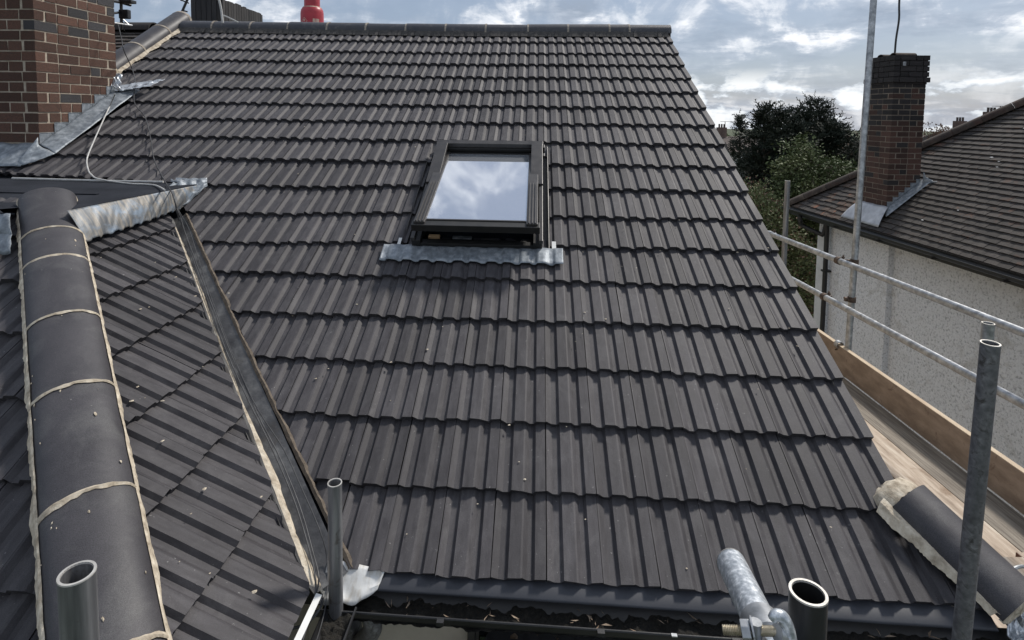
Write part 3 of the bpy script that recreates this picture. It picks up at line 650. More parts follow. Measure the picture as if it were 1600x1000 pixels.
wavy_sheet([(CX1-.01, 2.398, 1.37), (CX0, 2.398, 1.37)], [(CX1+.03, 2.19, 1.205), (CX0, 2.19, 1.205)], 40, 8, lambda s, t: Vector((0, 0, nz(s*5, t*3, 6)*.014)), M_lead, 'lead_apron', chm)
wavy_sheet([(CX1-.02, 3.28, 1.99), (CX1+.05, 3.29, 1.97)], [(CX1+.0, 3.20, 1.86), (CX1+.07, 3.22, 1.83)], 14, 14, lambda s, t: Vector((nz(s*3, t*4, 2)*.03, 0, nz(s*4, t*3, 8)*.03)), M_galv_new, 'lead_tag', chm)
wavy_sheet([(CX1+.03, 3.32, 1.86), (CX1+.36, 3.46, 1.925)], [(CX1+.02, 3.19, 1.79), (CX1+.30, 3.30, 1.845)], 26, 12, lambda s, t: Vector((0, nz(s*7, t*3, 2)*.02, nz(s*9, t*4, 8)*.022+.016)), M_galv_new, 'lead_tag', chm)

# ---------------------------------------------------------------- corner ridge tile at the foot of the verge
c0, c1 = Vector((1.40, .285, .135)), Vector((1.66, -.005, -.015))
c0 = Vector((1.395, .30, .150)); c1 = Vector((1.585, .0, -.010))
v, f = half_round(c0, c1, (.25, -.2, .94), .112, .098, n=24)
MB().add(v, f).build('hip_tile', M_ridge, house, smooth=True)
dd = (c1-c0).normalized(); ss = dd.cross(Vector((.25, -.2, .94))).normalized(); uu = ss.cross(dd).normalized()
rm = random.Random(6)
for cen, sc, dirn in ((c0, 1.0, -1), (c1, .96, 1)):
    m = MB()
    rings = []; n = 18
    for q, (k, off) in enumerate(((1.0, .004), (.99, .03), (.80, .065), (.45, .08), (.05, .085))):
        if dirn > 0: k, off = ((.985, -.006), (.975, .004), (.7, .010), (.35, .012), (.05, .012))[q]
        rings.append([cen+dd*dirn*(off+rm.uniform(-.004, .004))+ss*math.cos(PI*j/n)*.118*k*sc+uu*(math.sin(PI*j/n)*.104*k*sc-.028*(1 if dirn < 0 else .2)) for j in range(n+1)])
    k_ = n+1; m.add([p for r_ in rings for p in r_], [(q*k_+j, q*k_+j+1, (q+1)*k_+j+1, (q+1)*k_+j) for q in range(4) for j in range(n)])
    m.build('hip_mortar', M_mortar, house, smooth=True)
sg = -1 if (ss.x < 0) else 1
e0, e1 = c0-dd*.03+ss*(-sg)*.105, c1+ss*(-sg)*.105
ribbon([e0+Vector((0, 0, .02)), e1+Vector((0, 0, .015))], [e0+ss*(-sg)*.055-Vector((0, 0, .02)), lin(e0, e1, .5)+ss*(-sg)*.030-Vector((0, 0, .012)), e1-dd*.03+ss*(-sg)*.022-Vector((0, 0, .006))], 60, .003, .009, 77, .012).build('hip_mortar', M_mortar, house)

# ---------------------------------------------------------------- eaves: membrane, fascia, gutter with debris
def f_mem(s, t): return Vector((0, -.014*math.sin(PI*t*.8)+nz(s*5, t, 1)*.003, nz(s*6, t, 3)*.002))
wavy_sheet([(-.80, .03, -.018), (1.50, .03, -.018)], [(-.66, -.030, -.052), (1.50, -.036, -.052)], 60, 6, f_mem, M_membrane, 'eave_membrane', house)
MB().box((-.95, .05, -.20), (1.5, .07, -.03)).build('fascia', M_blackframe, house)
MB().box((-.95, .07, -.19), (1.5, .22, -.18)).build('soffit', M_blackframe, house)
MB().box((1.38, .05, -.22), (1.40, 4.7, -.19)).build('soffit', M_blackframe, house)
gp = thing('gutter', None, None); gp.parent = house; gp.matrix_parent_inverse = Matrix(); gp.location = Vector((0, 0, 5.1))
def gutter(p0, p1, out, r, m, parent, n=10, seg=1, lip=.004):
    """half-round gutter between p0 and p1 (its centre line at lip level); out: unit vector to its front side"""
    p0, p1, out = Vector(p0), Vector(p1), Vector(out); mb = MB(); v = []
    for s in range(seg+1):
        p = lin(p0, p1, s/seg)
        for rr in (r, r-.0035):
            for j in range(n+1):
                t = PI*j/n; v.append(p+out*math.cos(t)*rr-Vector((0, 0, 1))*math.sin(t)*rr)
    k = 2*(n+1); f = []
    for s in range(seg):
        for j in range(n): f += [(s*k+j, (s+1)*k+j, (s+1)*k+j+1, s*k+j+1), (s*k+n+1+j+1, (s+1)*k+n+1+j+1, (s+1)*k+n+1+j, s*k+n+1+j)]
        f.append((s*k, s*k+n+1, (s+1)*k+n+1, (s+1)*k))
    mb.add(v, f); mb.tube([p0+out*(r-.002), p1+out*(r-.002)], lip, 6)
    return mb.build('trough' if parent is gp else 'gutter', m, parent, smooth=True)
gutter((-.80, -.052, -.072), (1.62, -.066, -.072), (0, -1, 0), .060, M_black, gp)
for x in (-.36, .18, .62, 1.13): MB().box((x-.012, -.135, -.080), (x+.012, -.118, -.066)).build('bracket', M_black, gp)
for x in (.42, .80): MB().box((x-.009, -.130, -.068), (x+.009, -.118, -.064)).build('clip', M_galv, gp)
db = MB(); nx_, ny_ = 240, 7; v = []
for j in range(ny_+1):
    for i in range(nx_+1):
        x = -.78+2.38*i/nx_; y = -.110+.105*j/ny_
        v.append((x, y, -.108+nz(x*14, y*20, 1)*.016+nz(x*50, y*60, 4)*.010))
db.add(v, [(j*(nx_+1)+i, j*(nx_+1)+i+1, (j+1)*(nx_+1)+i+1, (j+1)*(nx_+1)+i) for j in range(ny_) for i in range(nx_)])
tag(db.build('moss_debris', M_debris, gp), kind='stuff')
lm = MB(); rl = random.Random(8)
for _ in range(46):
    x = rl.uniform(-.7, 1.5); y = rl.uniform(-.105, -.02); z = -.088; a_ = rl.uniform(0, 6.28); l = rl.uniform(.006, .022); w_ = l*rl.uniform(.12, .5)
    d_ = Vector((math.cos(a_), math.sin(a_), rl.uniform(-.2, .5))); e_ = Vector((-d_.y, d_.x, .2))
    p = Vector((x, y, z)); lm.add([p-d_*l-e_*w_, p+e_*w_*.3-d_*l*.2, p+d_*l, p-e_*w_*.6], [(0, 1, 2, 3)])
tag(lm.build('dead_leaves', M_leaf, gp), kind='stuff')
M_lip = mat('pale_stained_lip', [(.3, (.42, .38, .32)), (.5, (.62, .62, .60)), (.75, (.74, .75, .75))], rough=.5, scale=14, stretch=(3, 1, 1), metallic=.1, bump=.2)
# lead valley end over the gutter, silvery
wavy_sheet([(-.80, .03, .004), (-.64, .012, -.004), (-.585, .004, -.012)], [(-.80, -.085, -.072), (-.67, -.083, -.070), (-.60, -.040, -.045)], 26, 8, lambda s, t: Vector((0, 0, nz(s*4, t*3, 3)*.012)), M_lip, 'valley_lip', house)
MB().add([(-.775, -.16, .035), (-.755, -.16, .030), (-.765, -.62, .022), (-.785, -.62, .028)], [(0, 1, 2, 3)]).build('eave_trim', M_white, house)
gutter((-.705, -.12, -.045), (-.715, -.95, -.060), (1, 0, 0), .055, M_black, house)
dz_ = MB(); v = []
for j in range(7):
    for i in range(60):
        y = -.12-.8*i/59; x = -.755+.09*j/6; v.append((x, y, -.075+nz(x*30, y*18, 1)*.02+nz(x*60, y*60, 4)*.012))
dz_.add(v, [(j*60+i, j*60+i+1, (j+1)*60+i+1, (j+1)*60+i) for j in range(6) for i in range(59)])
tag(dz_.build('moss_debris', M_debris, house), kind='stuff')
# corner leadwork past the foot of the verge
wavy_sheet([(1.56, .02, -.03), (1.86, .10, -.02)], [(1.50, -.10, -.06), (1.76, -.16, -.07)], 40, 16, lambda s, t: Vector((0, nz(s*9, t*5, 3)*.02, nz(s*12, t*6, 3)*.035)), M_galv_new, 'crumpled_lead', house)
MB().tube(smooth_path([(1.575, .03, -.03), (1.585, .05, .05), (1.63, .07, .085), (1.70, .10, .06), (1.72, .11, -.05)]), .006, 8).build('gutter_strap', M_galv, house, smooth=True)
# downpipe swan neck and lower window under the eaves
MB().tube(smooth_path([(-.62, -.05, -.13), (-.62, -.04, -.20), (-.72, .10, -.42), (-.78, .14, -.62), (-.78, .14, -5.1)], 5), .034, 12).build('downpipe', M_steel_dark, house, smooth=True)
wn = MB()
wn.box((-.30, .165, -1.6), (-.255, .20, -.21)); wn.box((-.255, .17, -.245), (.86, .20, -.21)); wn.box((.815, .165, -1.6), (.86, .20, -.245)); wn.box((-.255, .17, -1.6), (.815, .20, -1.555))
fo = wn.build('window', M_cover, house)
MB().box((-.255, .19, -1.555), (.815, .197, -.245)).build('pane', M_glassdark, fo)
# lead covered bay below the window, littered with dead leaves
bay = MB(); bay.add([(-.34, -.02, -.50), (.80, -.02, -.50), (.80, .20, -.36), (-.20, .20, -.36)], [(0, 1, 2, 3)]); bay.add([(-.34, -.02, -.50), (.80, -.02, -.50), (.80, -.02, -.62), (-.34, -.02, -.62)], [(3, 2, 1, 0)])
for i in range(17):
    x = -.27+i*.065; bay.box((x, -.02, -.498), (x+.004, .19, -.360), mw=Matrix()) if False else bay.add([(x, -.02, -.494), (x+.004, -.02, -.494), (x+.004, .20, -.354), (x, .20, -.354)], [(0, 1, 2, 3)])
bo = bay.build('bay_roof', M_black, house)
lm = MB()
for _ in range(60):
    x = rl.uniform(-.28, .78); y = rl.uniform(0, .18); z = -.50+(y+.02)*.636+.006; a_ = rl.uniform(0, 6.28); l = rl.uniform(.006, .016)
    p = Vector((x, y, z)); pts = [p+Vector((math.cos(a_+k*1.05)*l*rl.uniform(.6, 1.3), math.sin(a_+k*1.05)*l*rl.uniform(.6, 1.3), rl.uniform(0, .006))) for k in range(6)]
    lm.add(pts, [(0, 1, 2, 3, 4, 5)])
tag(lm.build('dead_leaves', M_leaf, bo), kind='stuff')
# mortar crumbs and droppings scattered over the new tiles
cr = MB(); rk = random.Random(14)
def crumb(p, s, n_):
    k = 6; pts = [p+Vector((math.cos(i*PI/3)*s*rk.uniform(.5, 1.2), math.sin(i*PI/3)*s*rk.uniform(.5, 1.2), 0)) for i in range(k)]+[p+n_*s*.5]
    cr.add(pts, [(i, (i+1) % k, k) for i in range(k)])
for _ in range(90):
    u = rk.uniform(-2.2, 1.35); v_ = rk.uniform(.05, 3.2)
    if -.9 < u < .1 and 1.6 < v_ < 3: continue
    if u < -.72-.95*v_*CA: continue
    crumb(main(u, v_, -.003), rk.choice([.003, .004, .005, .008]), Vector((0, -SA, CA)))
for _ in range(60):
    u = rk.uniform(-.7, 1.2); v_ = rk.uniform(.05, 1.9); p = side(u, v_, -.002)
    if p.x+p.y < -1.5 or p.x > -.95-.9*p.y: continue
    crumb(p, rk.choice([.003, .004, .006, .009]), Vector((SA, 0, CA)))
for _ in range(34):                                                       # splashes on the hip caps, thickest by the joints
    i = rk.randrange(1, 7); x = HX[i]+abs(rk.gauss(0, .06))*rk.choice([-1, 1]) if rk.random() < .7 else rk.uniform(-2.6, -.9)
    p = hip_pt(x); d = (hip_pt(x+.01)-p).normalized(); sv = d.cross(hup).normalized(); uv = sv.cross(d).normalized(); t = rk.uniform(.35, 2.8)
    q = p+sv*math.cos(t)*.132+uv*(math.sin(t)**.85*.0925); n_ = (sv*math.cos(t)+uv*math.sin(t)).normalized(); s_ = rk.choice([.002, .003, .004, .007]); e_ = n_.cross(d).normalized()
    pts = [q+n_*.0008+d*math.cos(k*PI/3)*s_*rk.uniform(.5, 2.2)+e_*math.sin(k*PI/3)*s_*rk.uniform(.4, 1.2) for k in range(6)]+[q+n_*.003]
    cr.add(pts, [(k, (k+1) % 6, 6) for k in range(6)])
tag(cr.build('mortar_crumbs', M_mortar, house), kind='stuff')

# ---------------------------------------------------------------- old roof of the adjoining house (left, beyond the party line)
def plain_mesh(m, n=5):
    out = []
    for s in range(n):
        rn = random.Random(s+90); v = [(-.080, rn.uniform(-.004, .003), rn.uniform(-.002, .002)), (.080, rn.uniform(-.004, .003), rn.uniform(-.002, .002)), (.0815, .17, -.030), (-.0815, .17, -.030), (0, .0, .001), (0, .17, -.029)]
        v += [(x, y, z-.020) for x, y, z in (v[0], v[1], v[4])]
        out.append(mesh('roof_tile', v, [(0, 4, 5, 3), (4, 1, 2, 5), (6, 8, 4, 0), (8, 7, 1, 4), (0, 3, 6), (1, 7, 2)], m))
    return out
P_old, P_moss = plain_mesh(M_oldtile), plain_mesh(M_mosstile)
adj = thing('adjoining_house', 'old dark plain tiled roof between the red chimney and the sloping ridge tiles', 'house', (-6, 7, -5.2))
rp = random.Random(31)
for r in range(20):
    for c in range(12):
        v_ = 3.35+r*.102; u = -4.60-c*.166-(r % 2)*.083
        obj('roof_tile', rp.choice(P_old), adj, FR_main @ Matrix.Translation((u, v_, rp.uniform(-.002, .003))) @ Matrix.Rotation(rp.uniform(-.02, .02), 4, 'Z'))
for i in range(4):
    v, f = half_round((-4.62-i*.46, 4.80, 2.58), (-5.07-i*.46, 4.80, 2.58), (0, 0, 1), .118, .10); MB().add(v, f).build('ridge_tile', M_soot, adj, smooth=True)
MB().add([(-4.5, 2.4, 1.2), (-9, 2.4, 1.2), (-9, 4.8, 2.52), (-4.5, 4.8, 2.52)], [(0, 1, 2, 3)]).add([(-4.5, 4.8, 2.52), (-9, 4.8, 2.52), (-9, 9.4, 0), (-4.5, 9.4, 0)], [(0, 1, 2, 3)]).build('roofing_underlay', M_felt, adj)
MB().add([(-5.05, 1, 1.1), (-9, 1, 1.1), (-9, 1, -5.2), (-5.05, 1, -5.2)], [(0, 1, 2, 3)]).add([(-9, 1, -5.2), (-9, 9.4, -5.2), (-9, 9.4, 0), (-9, 4.8, 2.5), (-9, 1, 1.1)], [(0, 1, 2, 3, 4)]).add([(-9, 9.4, -5.2), (-5.05, 9.4, -5.2), (-5.05, 9.4, 0), (-9, 9.4, 0)], [(0, 1, 2, 3)]).build('wall', M_render, adj)

# dark stack behind the ridge
dk = thing('chimney_stack', 'dark stack faced with upright strips standing behind the ridge, near the red gas cylinder', 'chimney', (-5.2, 7.5, 1.0))
X0, X1, Yb0, Yb1, Zt = -5.43, -4.93, 6.88, 8.2, 3.36
MB().box((X0+.01, Yb0+.01, .9), (X1-.01, Yb1-.01, Zt-.01)).build('core', M_soot, dk)
rb = random.Random(3)
nb_ = 6
for i in range(nb_):
    x = X0+i*(X1-X0)/nb_; MB().box((x+.002, Yb0-.006, 2.98), (x+(X1-X0)/nb_-.006, Yb0+.02, Zt+rb.uniform(-.01, .01))).build('board', M_darkclad, dk)
for i in range(16):
    y = Yb0+i*(Yb1-Yb0)/16; MB().box((X1-.02, y+.003, 2.5), (X1+.006+rb.uniform(0, .004), y+(Yb1-Yb0)/16-.006, Zt+rb.uniform(-.015, .01)-(.02 if i > 9 else 0))).build('board', M_darkclad, dk)
MB().box((X0-.05, Yb0-.045, 2.60), (X1-.005, Yb0+.0, 2.985)).build('ledge', M_soot, dk, bevel=.006)
# aerials
def yagi(name, label, base, top, boom_dir, n, size, m, group=None, parts=True):
    base, top, bd = Vector(base), Vector(top), Vector(boom_dir).normalized()
    t = thing(name, label, 'aerial', base, group)
    MB().tube([base, top], size*.022, 6).build('pole', m, t)
    mb = MB(); mb.tube([top-bd*size*.3, top+bd*size*.9], size*.014, 5); mb.build('boom', m, t)
    el = MB(); sd_ = bd.cross(Vector((0, 0, 1))).normalized()
    for i in range(n):
        p = top-bd*size*.25+bd*size*1.1*i/max(1, n-1); el.tube([p-sd_*size*.22, p+sd_*size*.22], size*.009, 4)
    el.build('elements', m, t); return t
la = thing('aerial', 'thin leaning television aerial left of the dark stack behind the ridge', 'aerial', (-4.753, 5.465, 2.791))
MB().tube([(-4.769, 5.462, 2.758), (-4.608, 5.500, 3.143)], .016, 6).build('boom', M_black, la)
for yy, w_ in ((27, 5), (18, 5), (8, 7), (-2, 9)):
    pass
eb = MB()
eb.tube([(-4.729, 5.471, 2.854), (-4.678, 5.473, 2.838)], .009, 4); eb.tube([(-4.688, 5.480, 2.938), (-4.630, 5.482, 2.922)], .009, 4); eb.tube([(-4.715, 5.488, 3.075), (-4.615, 5.492, 3.034)], .009, 4); eb.tube([(-4.766, 5.487, 3.108), (-4.707, 5.488, 3.067)], .009, 4)
eb.build('elements', M_black, la)

am = thing('aerial_bracket', 'aerial mast with black junction box clamped to the back corner of the left brick chimney', 'aerial', (-4.142, 3.566, 2.400))
am.location = Vector((-4.130, 3.569, 2.437))
MB().tube([(-4.129, 3.568, 2.425), (-4.141, 3.594, 2.788)], .014, 8).build('pole', M_black, am)
MB().tube([(-4.037, 3.331, 2.540), (-4.132, 3.581, 2.594)], .012, 6).tube([(-4.038, 3.289, 2.655), (-4.134, 3.587, 2.688), (-4.115, 3.688, 2.681)], .016, 6).build('bracket', M_black, am)
_b = Vector((-4.068, 3.532, 2.567))
MB().box((_b.x-.048, _b.y-.02, _b.z-.045), (_b.x+.048, _b.y+.03, _b.z+.042)).build('junction_box', M_black, am, bevel=.008)
MB().box((_b.x-.045, _b.y-.02, _b.z+.105), (_b.x+.085, _b.y+.06, _b.z+.135)).build('arm', M_black, am, bevel=.004)
MB().tube([(-4.060, 3.374, 2.457), (-4.065, 3.626, 2.471)], .010, 6).tube([(-4.118, 3.576, 2.525), (-4.071, 3.625, 2.458)], .006, 5).build('stay', M_galv, am)

# ---------------------------------------------------------------- gas cylinder behind the ridge
gas = thing('gas_cylinder', 'red gas cylinder with a flammable diamond sign standing behind the ridge', 'gas cylinder', (-3.245, 6.2, 2.56))
def lathe(prof, c, n=28):
    mb = MB(); v = [Vector((c[0]+r*math.cos(2*PI*j/n), c[1]+r*math.sin(2*PI*j/n), c[2]+z)) for r, z in prof for j in range(n)]
    mb.add(v, [(i*n+j, i*n+(j+1) % n, (i+1)*n+(j+1) % n, (i+1)*n+j) for i in range(len(prof)-1) for j in range(n)]); return mb
gc = (-3.245, 6.2, 2.56)
lathe([(.12, 0), (.155, .02), (.158, .05), (.158, .46), (.150, .505), (.128, .54), (.095, .562), (.06, .57), (0, .572)], gc).build('body', M_redcyl, gas, smooth=True)
sh = lathe([(.108, .545), (.108, .68), (.102, .70), (.096, .70), (.100, .60), (.100, .555)], gc).build('shroud', M_redcyl, gas, smooth=True)
lathe([(.03, .57), (.03, .63), (.018, .635), (.018, .67), (0, .67)], gc, 12).build('valve', M_zinc, gas, smooth=True)
lathe([(.120, .548), (.132, .538), (.128, .530)], gc).build('weld_ring', M_mortar, gas, smooth=True)
def cyl_pt(a_, z): return Vector((gc[0]+.1592*math.sin(a_), gc[1]-.1592*math.cos(a_), z))
dm = MB(); cA, cz, R_ = -.37, 2.895, .052
for k in range(4):
    def dp(q, rr): return cyl_pt(cA+math.cos(q)*rr/.158, cz+math.sin(q)*rr)
    q0, q1 = k*PI/2, (k+1)*PI/2
    segs = 6
    for i in range(segs):
        def P2(t, rr): 
            a1, b1 = math.cos(q0)*rr, math.sin(q0)*rr; a2, b2 = math.cos(q1)*rr, math.sin(q1)*rr
            return cyl_pt(cA+(a1*(1-t)+a2*t)/.158, cz+b1*(1-t)+b2*t)
        dm.add([P2(i/segs, R_), P2((i+1)/segs, R_), P2((i+1)/segs, R_*.89), P2(i/segs, R_*.89)], [(0, 1, 2, 3)])
for i in range(10):   # flame emblem and base bar
    q0, q1 = i*2*PI/10, (i+1)*2*PI/10
    dm.add([cyl_pt(cA+math.cos(q0)*.010/.158, cz+.012+math.sin(q0)*.014), cyl_pt(cA+math.cos(q1)*.010/.158, cz+.012+math.sin(q1)*.014), cyl_pt(cA, cz+.012)], [(0, 1, 2)])
dm.add([cyl_pt(cA-.11, cz-.014), cyl_pt(cA+.11, cz-.014), cyl_pt(cA+.11, cz-.019), cyl_pt(cA-.11, cz-.019)], [(0, 1, 2, 3)])
dm.build('hazard_diamond', M_cream, gas)
lb = MB()
for i in range(5):
    lb.add([cyl_pt(.42+i*.12, 2.93), cyl_pt(.42+i*.12+.075, 2.93), cyl_pt(.42+i*.12+.075, 2.85), cyl_pt(.42+i*.12, 2.85)], [(0, 1, 2, 3)])
lb.build('worn_label', M_cream, gas)
plat = thing('scaffold_platform', 'small boarded platform carrying the red gas cylinder behind the ridge', 'scaffold', (-3.25, 6.2, 1.6))
for i in range(3): MB().box((-3.9, 5.86+i*.23, 2.522), (-2.6, 6.085+i*.23, 2.558)).build('board', M_board, plat)
for x in (-3.8, -2.7):
    for y in (5.9, 6.5): MB().tube([(x, y, (9.5-y)*.542-.02), (x, y, 2.522)], .024, 10).build('leg', M_galv, plat)

# ---------------------------------------------------------------- neighbouring house (right)
NG = Vector((4.966, 5.962, 0)); e1 = Vector((-.106, .994, 0)).normalized(); e2 = Vector((e1.y, -e1.x, 0))
PN = rad(40); CN, SN = math.cos(PN), math.sin(PN)
FN = Matrix(((e1.x, e2.x, 0, NG.x), (e1.y, e2.y, 0, NG.y), (0, 0, 1, 0), (0, 0, 0, 1)))      # (s, t, z)
nbh = thing('neighbouring_house', 'white roughcast house with old brown plain tile roof and tall sooty brick chimney', 'house', (6.5, 5, -5.2))
# roof slope frame: x runs towards the viewer (-s), y up the slope, z normal
up_n = e2*CN+Vector((0, 0, SN)); xn = -e1; nn = xn.cross(up_n)
FRn = Matrix(((xn.x, up_n.x, nn.x, NG.x), (xn.y, up_n.y, nn.y, NG.y), (xn.z, up_n.z, nn.z, NG.z), (0, 0, 0, 1)))
SH = 3.12
NGA, NWD = .098, .166
tiles = []
for r in range(46):
    v_ = r*NGA
    for c in range(70):
        x = -3.2+c*NWD+(r % 2)*NWD/2; s = -x; t = v_*CN
        if s > SH-t-.05: continue
        if s < -5.5: continue
        wp = FRn @ Vector((x, v_, 0)); 
        if .95 < s < 1.52 and .30 < t < .70: continue
        d = (wp-Tv); dep = d.dot(Fv); px = 780.6+909.1*d.dot(Rv)/dep
        tiles.append((px > 1640, dep, x, v_, s, t))
tiles.sort(); rq = random.Random(77); nt_ = 0; bulk2 = MB(); bulk3 = MB()
for off, dep, x, v_, s, t in tiles:
    moss = s > 1.45 and rq.random() < .28+.35*(s < 2.0)
    jit = .010 if s > 1.45 else .002
    mw = FRn @ Matrix.Translation((x+rq.uniform(-.003, .003), v_+rq.uniform(-jit, jit)*.8, .012+rq.uniform(-jit, jit)*.35)) @ Matrix.Rotation(rq.uniform(-.03, .03)*(2.5 if s > 1.45 else .3), 4, 'Z') @ Matrix.Rotation(rq.uniform(-.02, .02), 4, 'Y')
    me = rq.choice(P_moss if moss else P_old)
    if nt_ < 300 and not off: obj('roof_tile', me, nbh, mw); nt_ += 1
    else: (bulk3 if moss else bulk2).add([mw @ vv.co for vv in me.vertices], [tuple(p.vertices) for p in me.polygons], rq.choice((0, 0, 1, 2)))
M_oldtile_bulk = M_oldtile.copy(); M_oldtile_bulk.name = 'old_plain_tile_far'
def shade(k, nm):
    m_ = M_oldtile.copy(); m_.name = nm
    for n_ in m_.node_tree.nodes:
        if n_.type == 'VALTORGB' and n_.color_ramp.elements[0].color[0] < .03:
            for e_ in n_.color_ramp.elements: e_.color = tuple(c_*k for c_ in e_.color[:3])+(1,)
    return m_
BM = [M_oldtile_bulk, shade(.62, 'old_plain_tile_dark'), shade(1.4, 'old_plain_tile_bleached')]
tag(bulk2.build('roof_tile', BM, nbh), kind='stuff')
if bulk3.v: tag(bulk3.build('roof_tile', [M_mosstile]*3, nbh), kind='stuff')
def FNp(s, t, z): return FN @ Vector((s, t, z))
def nplane(s, t): return FNp(s, t, t*math.tan(PN))
TN = math.tan(PN)
rs = MB(); rs.add([FNp(SH, 0, -.012), FNp(-6, 0, -.012), FNp(-6, 4.2, 4.2*TN-.012), FNp(SH-4.2, 4.2, 4.2*TN-.012)], [(0, 1, 2, 3)])
rs.add([FNp(SH, 0, -.012), FNp(SH-4.2, 4.2, 4.2*TN-.012), FNp(SH, 8.4, -.012)], [(0, 1, 2)])
rs.add([FNp(SH, 8.4, -.012), FNp(SH-4.2, 4.2, 4.2*TN-.012), FNp(-6, 4.2, 4.2*TN-.012), FNp(-6, 8.4, -.012)], [(0, 1, 2, 3)])
rs.build('roof', M_oldtile_bulk, nbh)
# hip ridge tiles
hd = (FNp(SH-1, 1, TN)-FNp(SH, 0, 0)).normalized(); nh = int(5.6/.40)
M_hipold = mat('lichened_hip_tile', [(.3, (.028, .020, .017)), (.55, (.055, .042, .034)), (.75, (.11, .09, .07))], rough=.9, scale=8, bump=.5, bscale=60, rand=.2, wear=((.06, .03, .022), .52, .7, 3))
for i in range(nh):
    p0 = FNp(SH, 0, 0)+hd*(i*.40-.04); p1 = p0+hd*.395
    v, f = half_round(p0+Vector((0, 0, -.02)), p1+Vector((0, 0, -.02)), (hd.cross(Vector((0, 0, 1)))).cross(hd), .115, .105, n=10)
    MB().add(v, f).build('hip_tile', M_hipold, nbh, smooth=True)
# soffit, fascia, gutter
MB().box((-6, .03, -.16), (SH-.02, .055, -.01), mw=FN).box((-6, .055, -.16), (SH-.02, .34, -.145), mw=FN).box((SH-.05, .03, -.16), (SH-.02, 8, -.02), mw=FN).build('fascia', M_blackframe, nbh)
gl = gutter(FNp(-6, -.045, -.045), FNp(SH+.05, -.045, -.035), -e2, .058, M_black, nbh)
for i in range(9):
    s = -5.4+i*1.0; MB().box((s-.015, -.112, -.115), (s+.015, .03, -.10), mw=FN).build('gutter_bracket', M_black, nbh)
# walls: s from far corner 2.72 to -6
nw = MB(); WT = .33; SW = 2.66
nw.add([FNp(SW, WT, -5.2), FNp(-6, WT, -5.2), FNp(-6, WT, -.14), FNp(SW, WT, -.14)], [(0, 1, 2, 3)])
nw.add([FNp(SW, WT, -5.2), FNp(SW, WT, -.14), FNp(SW, 8, -.14), FNp(SW, 8, -5.2)], [(0, 1, 2, 3)])
nw.add([FNp(-6, WT, -5.2), FNp(-6, 8, -5.2), FNp(-6, 8, -.14), FNp(-6, WT, -.14)], [(0, 1, 2, 3)])
nw.build('wall', M_roughcast, nbh)
MB().box((.80, WT-.085, -5.2), (1.92, WT+.01, -.146), mw=FN).build('chimney_breast', M_roughcast, nbh)
MB().box((SW-.26, WT-.02, -5.2), (SW+.006, WT+.01, -.40), mw=FN).build('corner_render', mat('smooth_white_render', [(.3, (.56, .56, .55)), (.7, (.68, .68, .67))], rough=.9, scale=9, bump=.5, bscale=40, bdist=.01, world=True), nbh)
dpm = MB(); dpm.tube(smooth_path([FNp(2.63, -.05, -.10), FNp(2.63, -.05, -.20), FNp(2.62, .02, -.30), FNp(2.36, .20, -.40), FNp(2.30, .245, -.50), FNp(2.30, .245, -5.15)], 5), .038, 12)
dn = dpm.build('downpipe', M_black, nbh, smooth=True)
for z in (-1.0, -2.6): MB().box((2.25, .20, z-.03), (2.35, .33, z), mw=FN).build('pipe_clip', M_black, dn)
# chimney
nc = thing('chimney', None, None); nc.parent = nbh; nc.matrix_parent_inverse = Matrix(); nc.location = FNp(1.2, .5, .3)-Vector((6.5, 5, -5.2))
NS0, NS1, NT0, NT1 = .925, 1.50, .255, .745
fch = FN @ Matrix.Translation((NS0, NT0, 0))
MB().box((NS0+.004, NT0+.004, .0), (NS1-.004, NT1-.004, 2.50), mw=FN).build('pointing', M_pointing_old, nc)
MB().box((NS0-.006, NT0-.006, 2.52-.0795*5+.01), (NS1+.006, NT1+.006, 2.51), mw=FN).build('pointing', M_soot, nc)
def pick_old(k, n, r):
    if n-k <= 6: return B_soot
    q = (n-k)/n
    return B_soot if r.random() < max(.12, .95-q*1.35) else B_old
chimney(nc, fch, NS1-NS0, NT1-NT0, .095, 2.52, .0795, .20, pick_old, random.Random(5), lambda p: True, corbel=((5, 5, .035), (1, 4, .022)))
MB().box((NS0-.012, NT0-.012, 2.515), (NS1+.012, NT1+.012, 2.545), mw=FN).build('flaunching', M_soot, nc)
for s_ in (NS0+.15, NS0+.42):
    a_, b_ = FNp(s_, NT0+.08, 2.545), FNp(s_, NT1-.10, 2.545)
    v, f = half_round(a_, b_, (0, 0, 1), .075, .055, n=10); MB().add(v, f).build('cowl_tile', M_hipold, nc, smooth=True)
MB().box((1.02, NT0-.030, 2.32), (1.07, NT0-.02, 2.38), mw=FN).build('plate', M_galv, nc) if False else None
pl_ = MB().box((NS0-.03, .36, 2.395), (NS0-.02, .405, 2.455), mw=FN).build('plate', M_galv, nc)
mp_ = Vector((5.263, 7.236, 2.679))
mast = MB(); mast.tube(smooth_path([FNp(NS0+.20, NT0+.14, 2.54), FNp(NS0+.20, NT0+.145, 2.8), FNp(NS0+.19, NT0+.165, 3.1), FNp(NS0+.2, NT0+.16, 3.4), FNp(NS0+.19, NT0+.17, 4.2)], 5), .014, 8); mast.build('mast', M_black, nc, smooth=True)
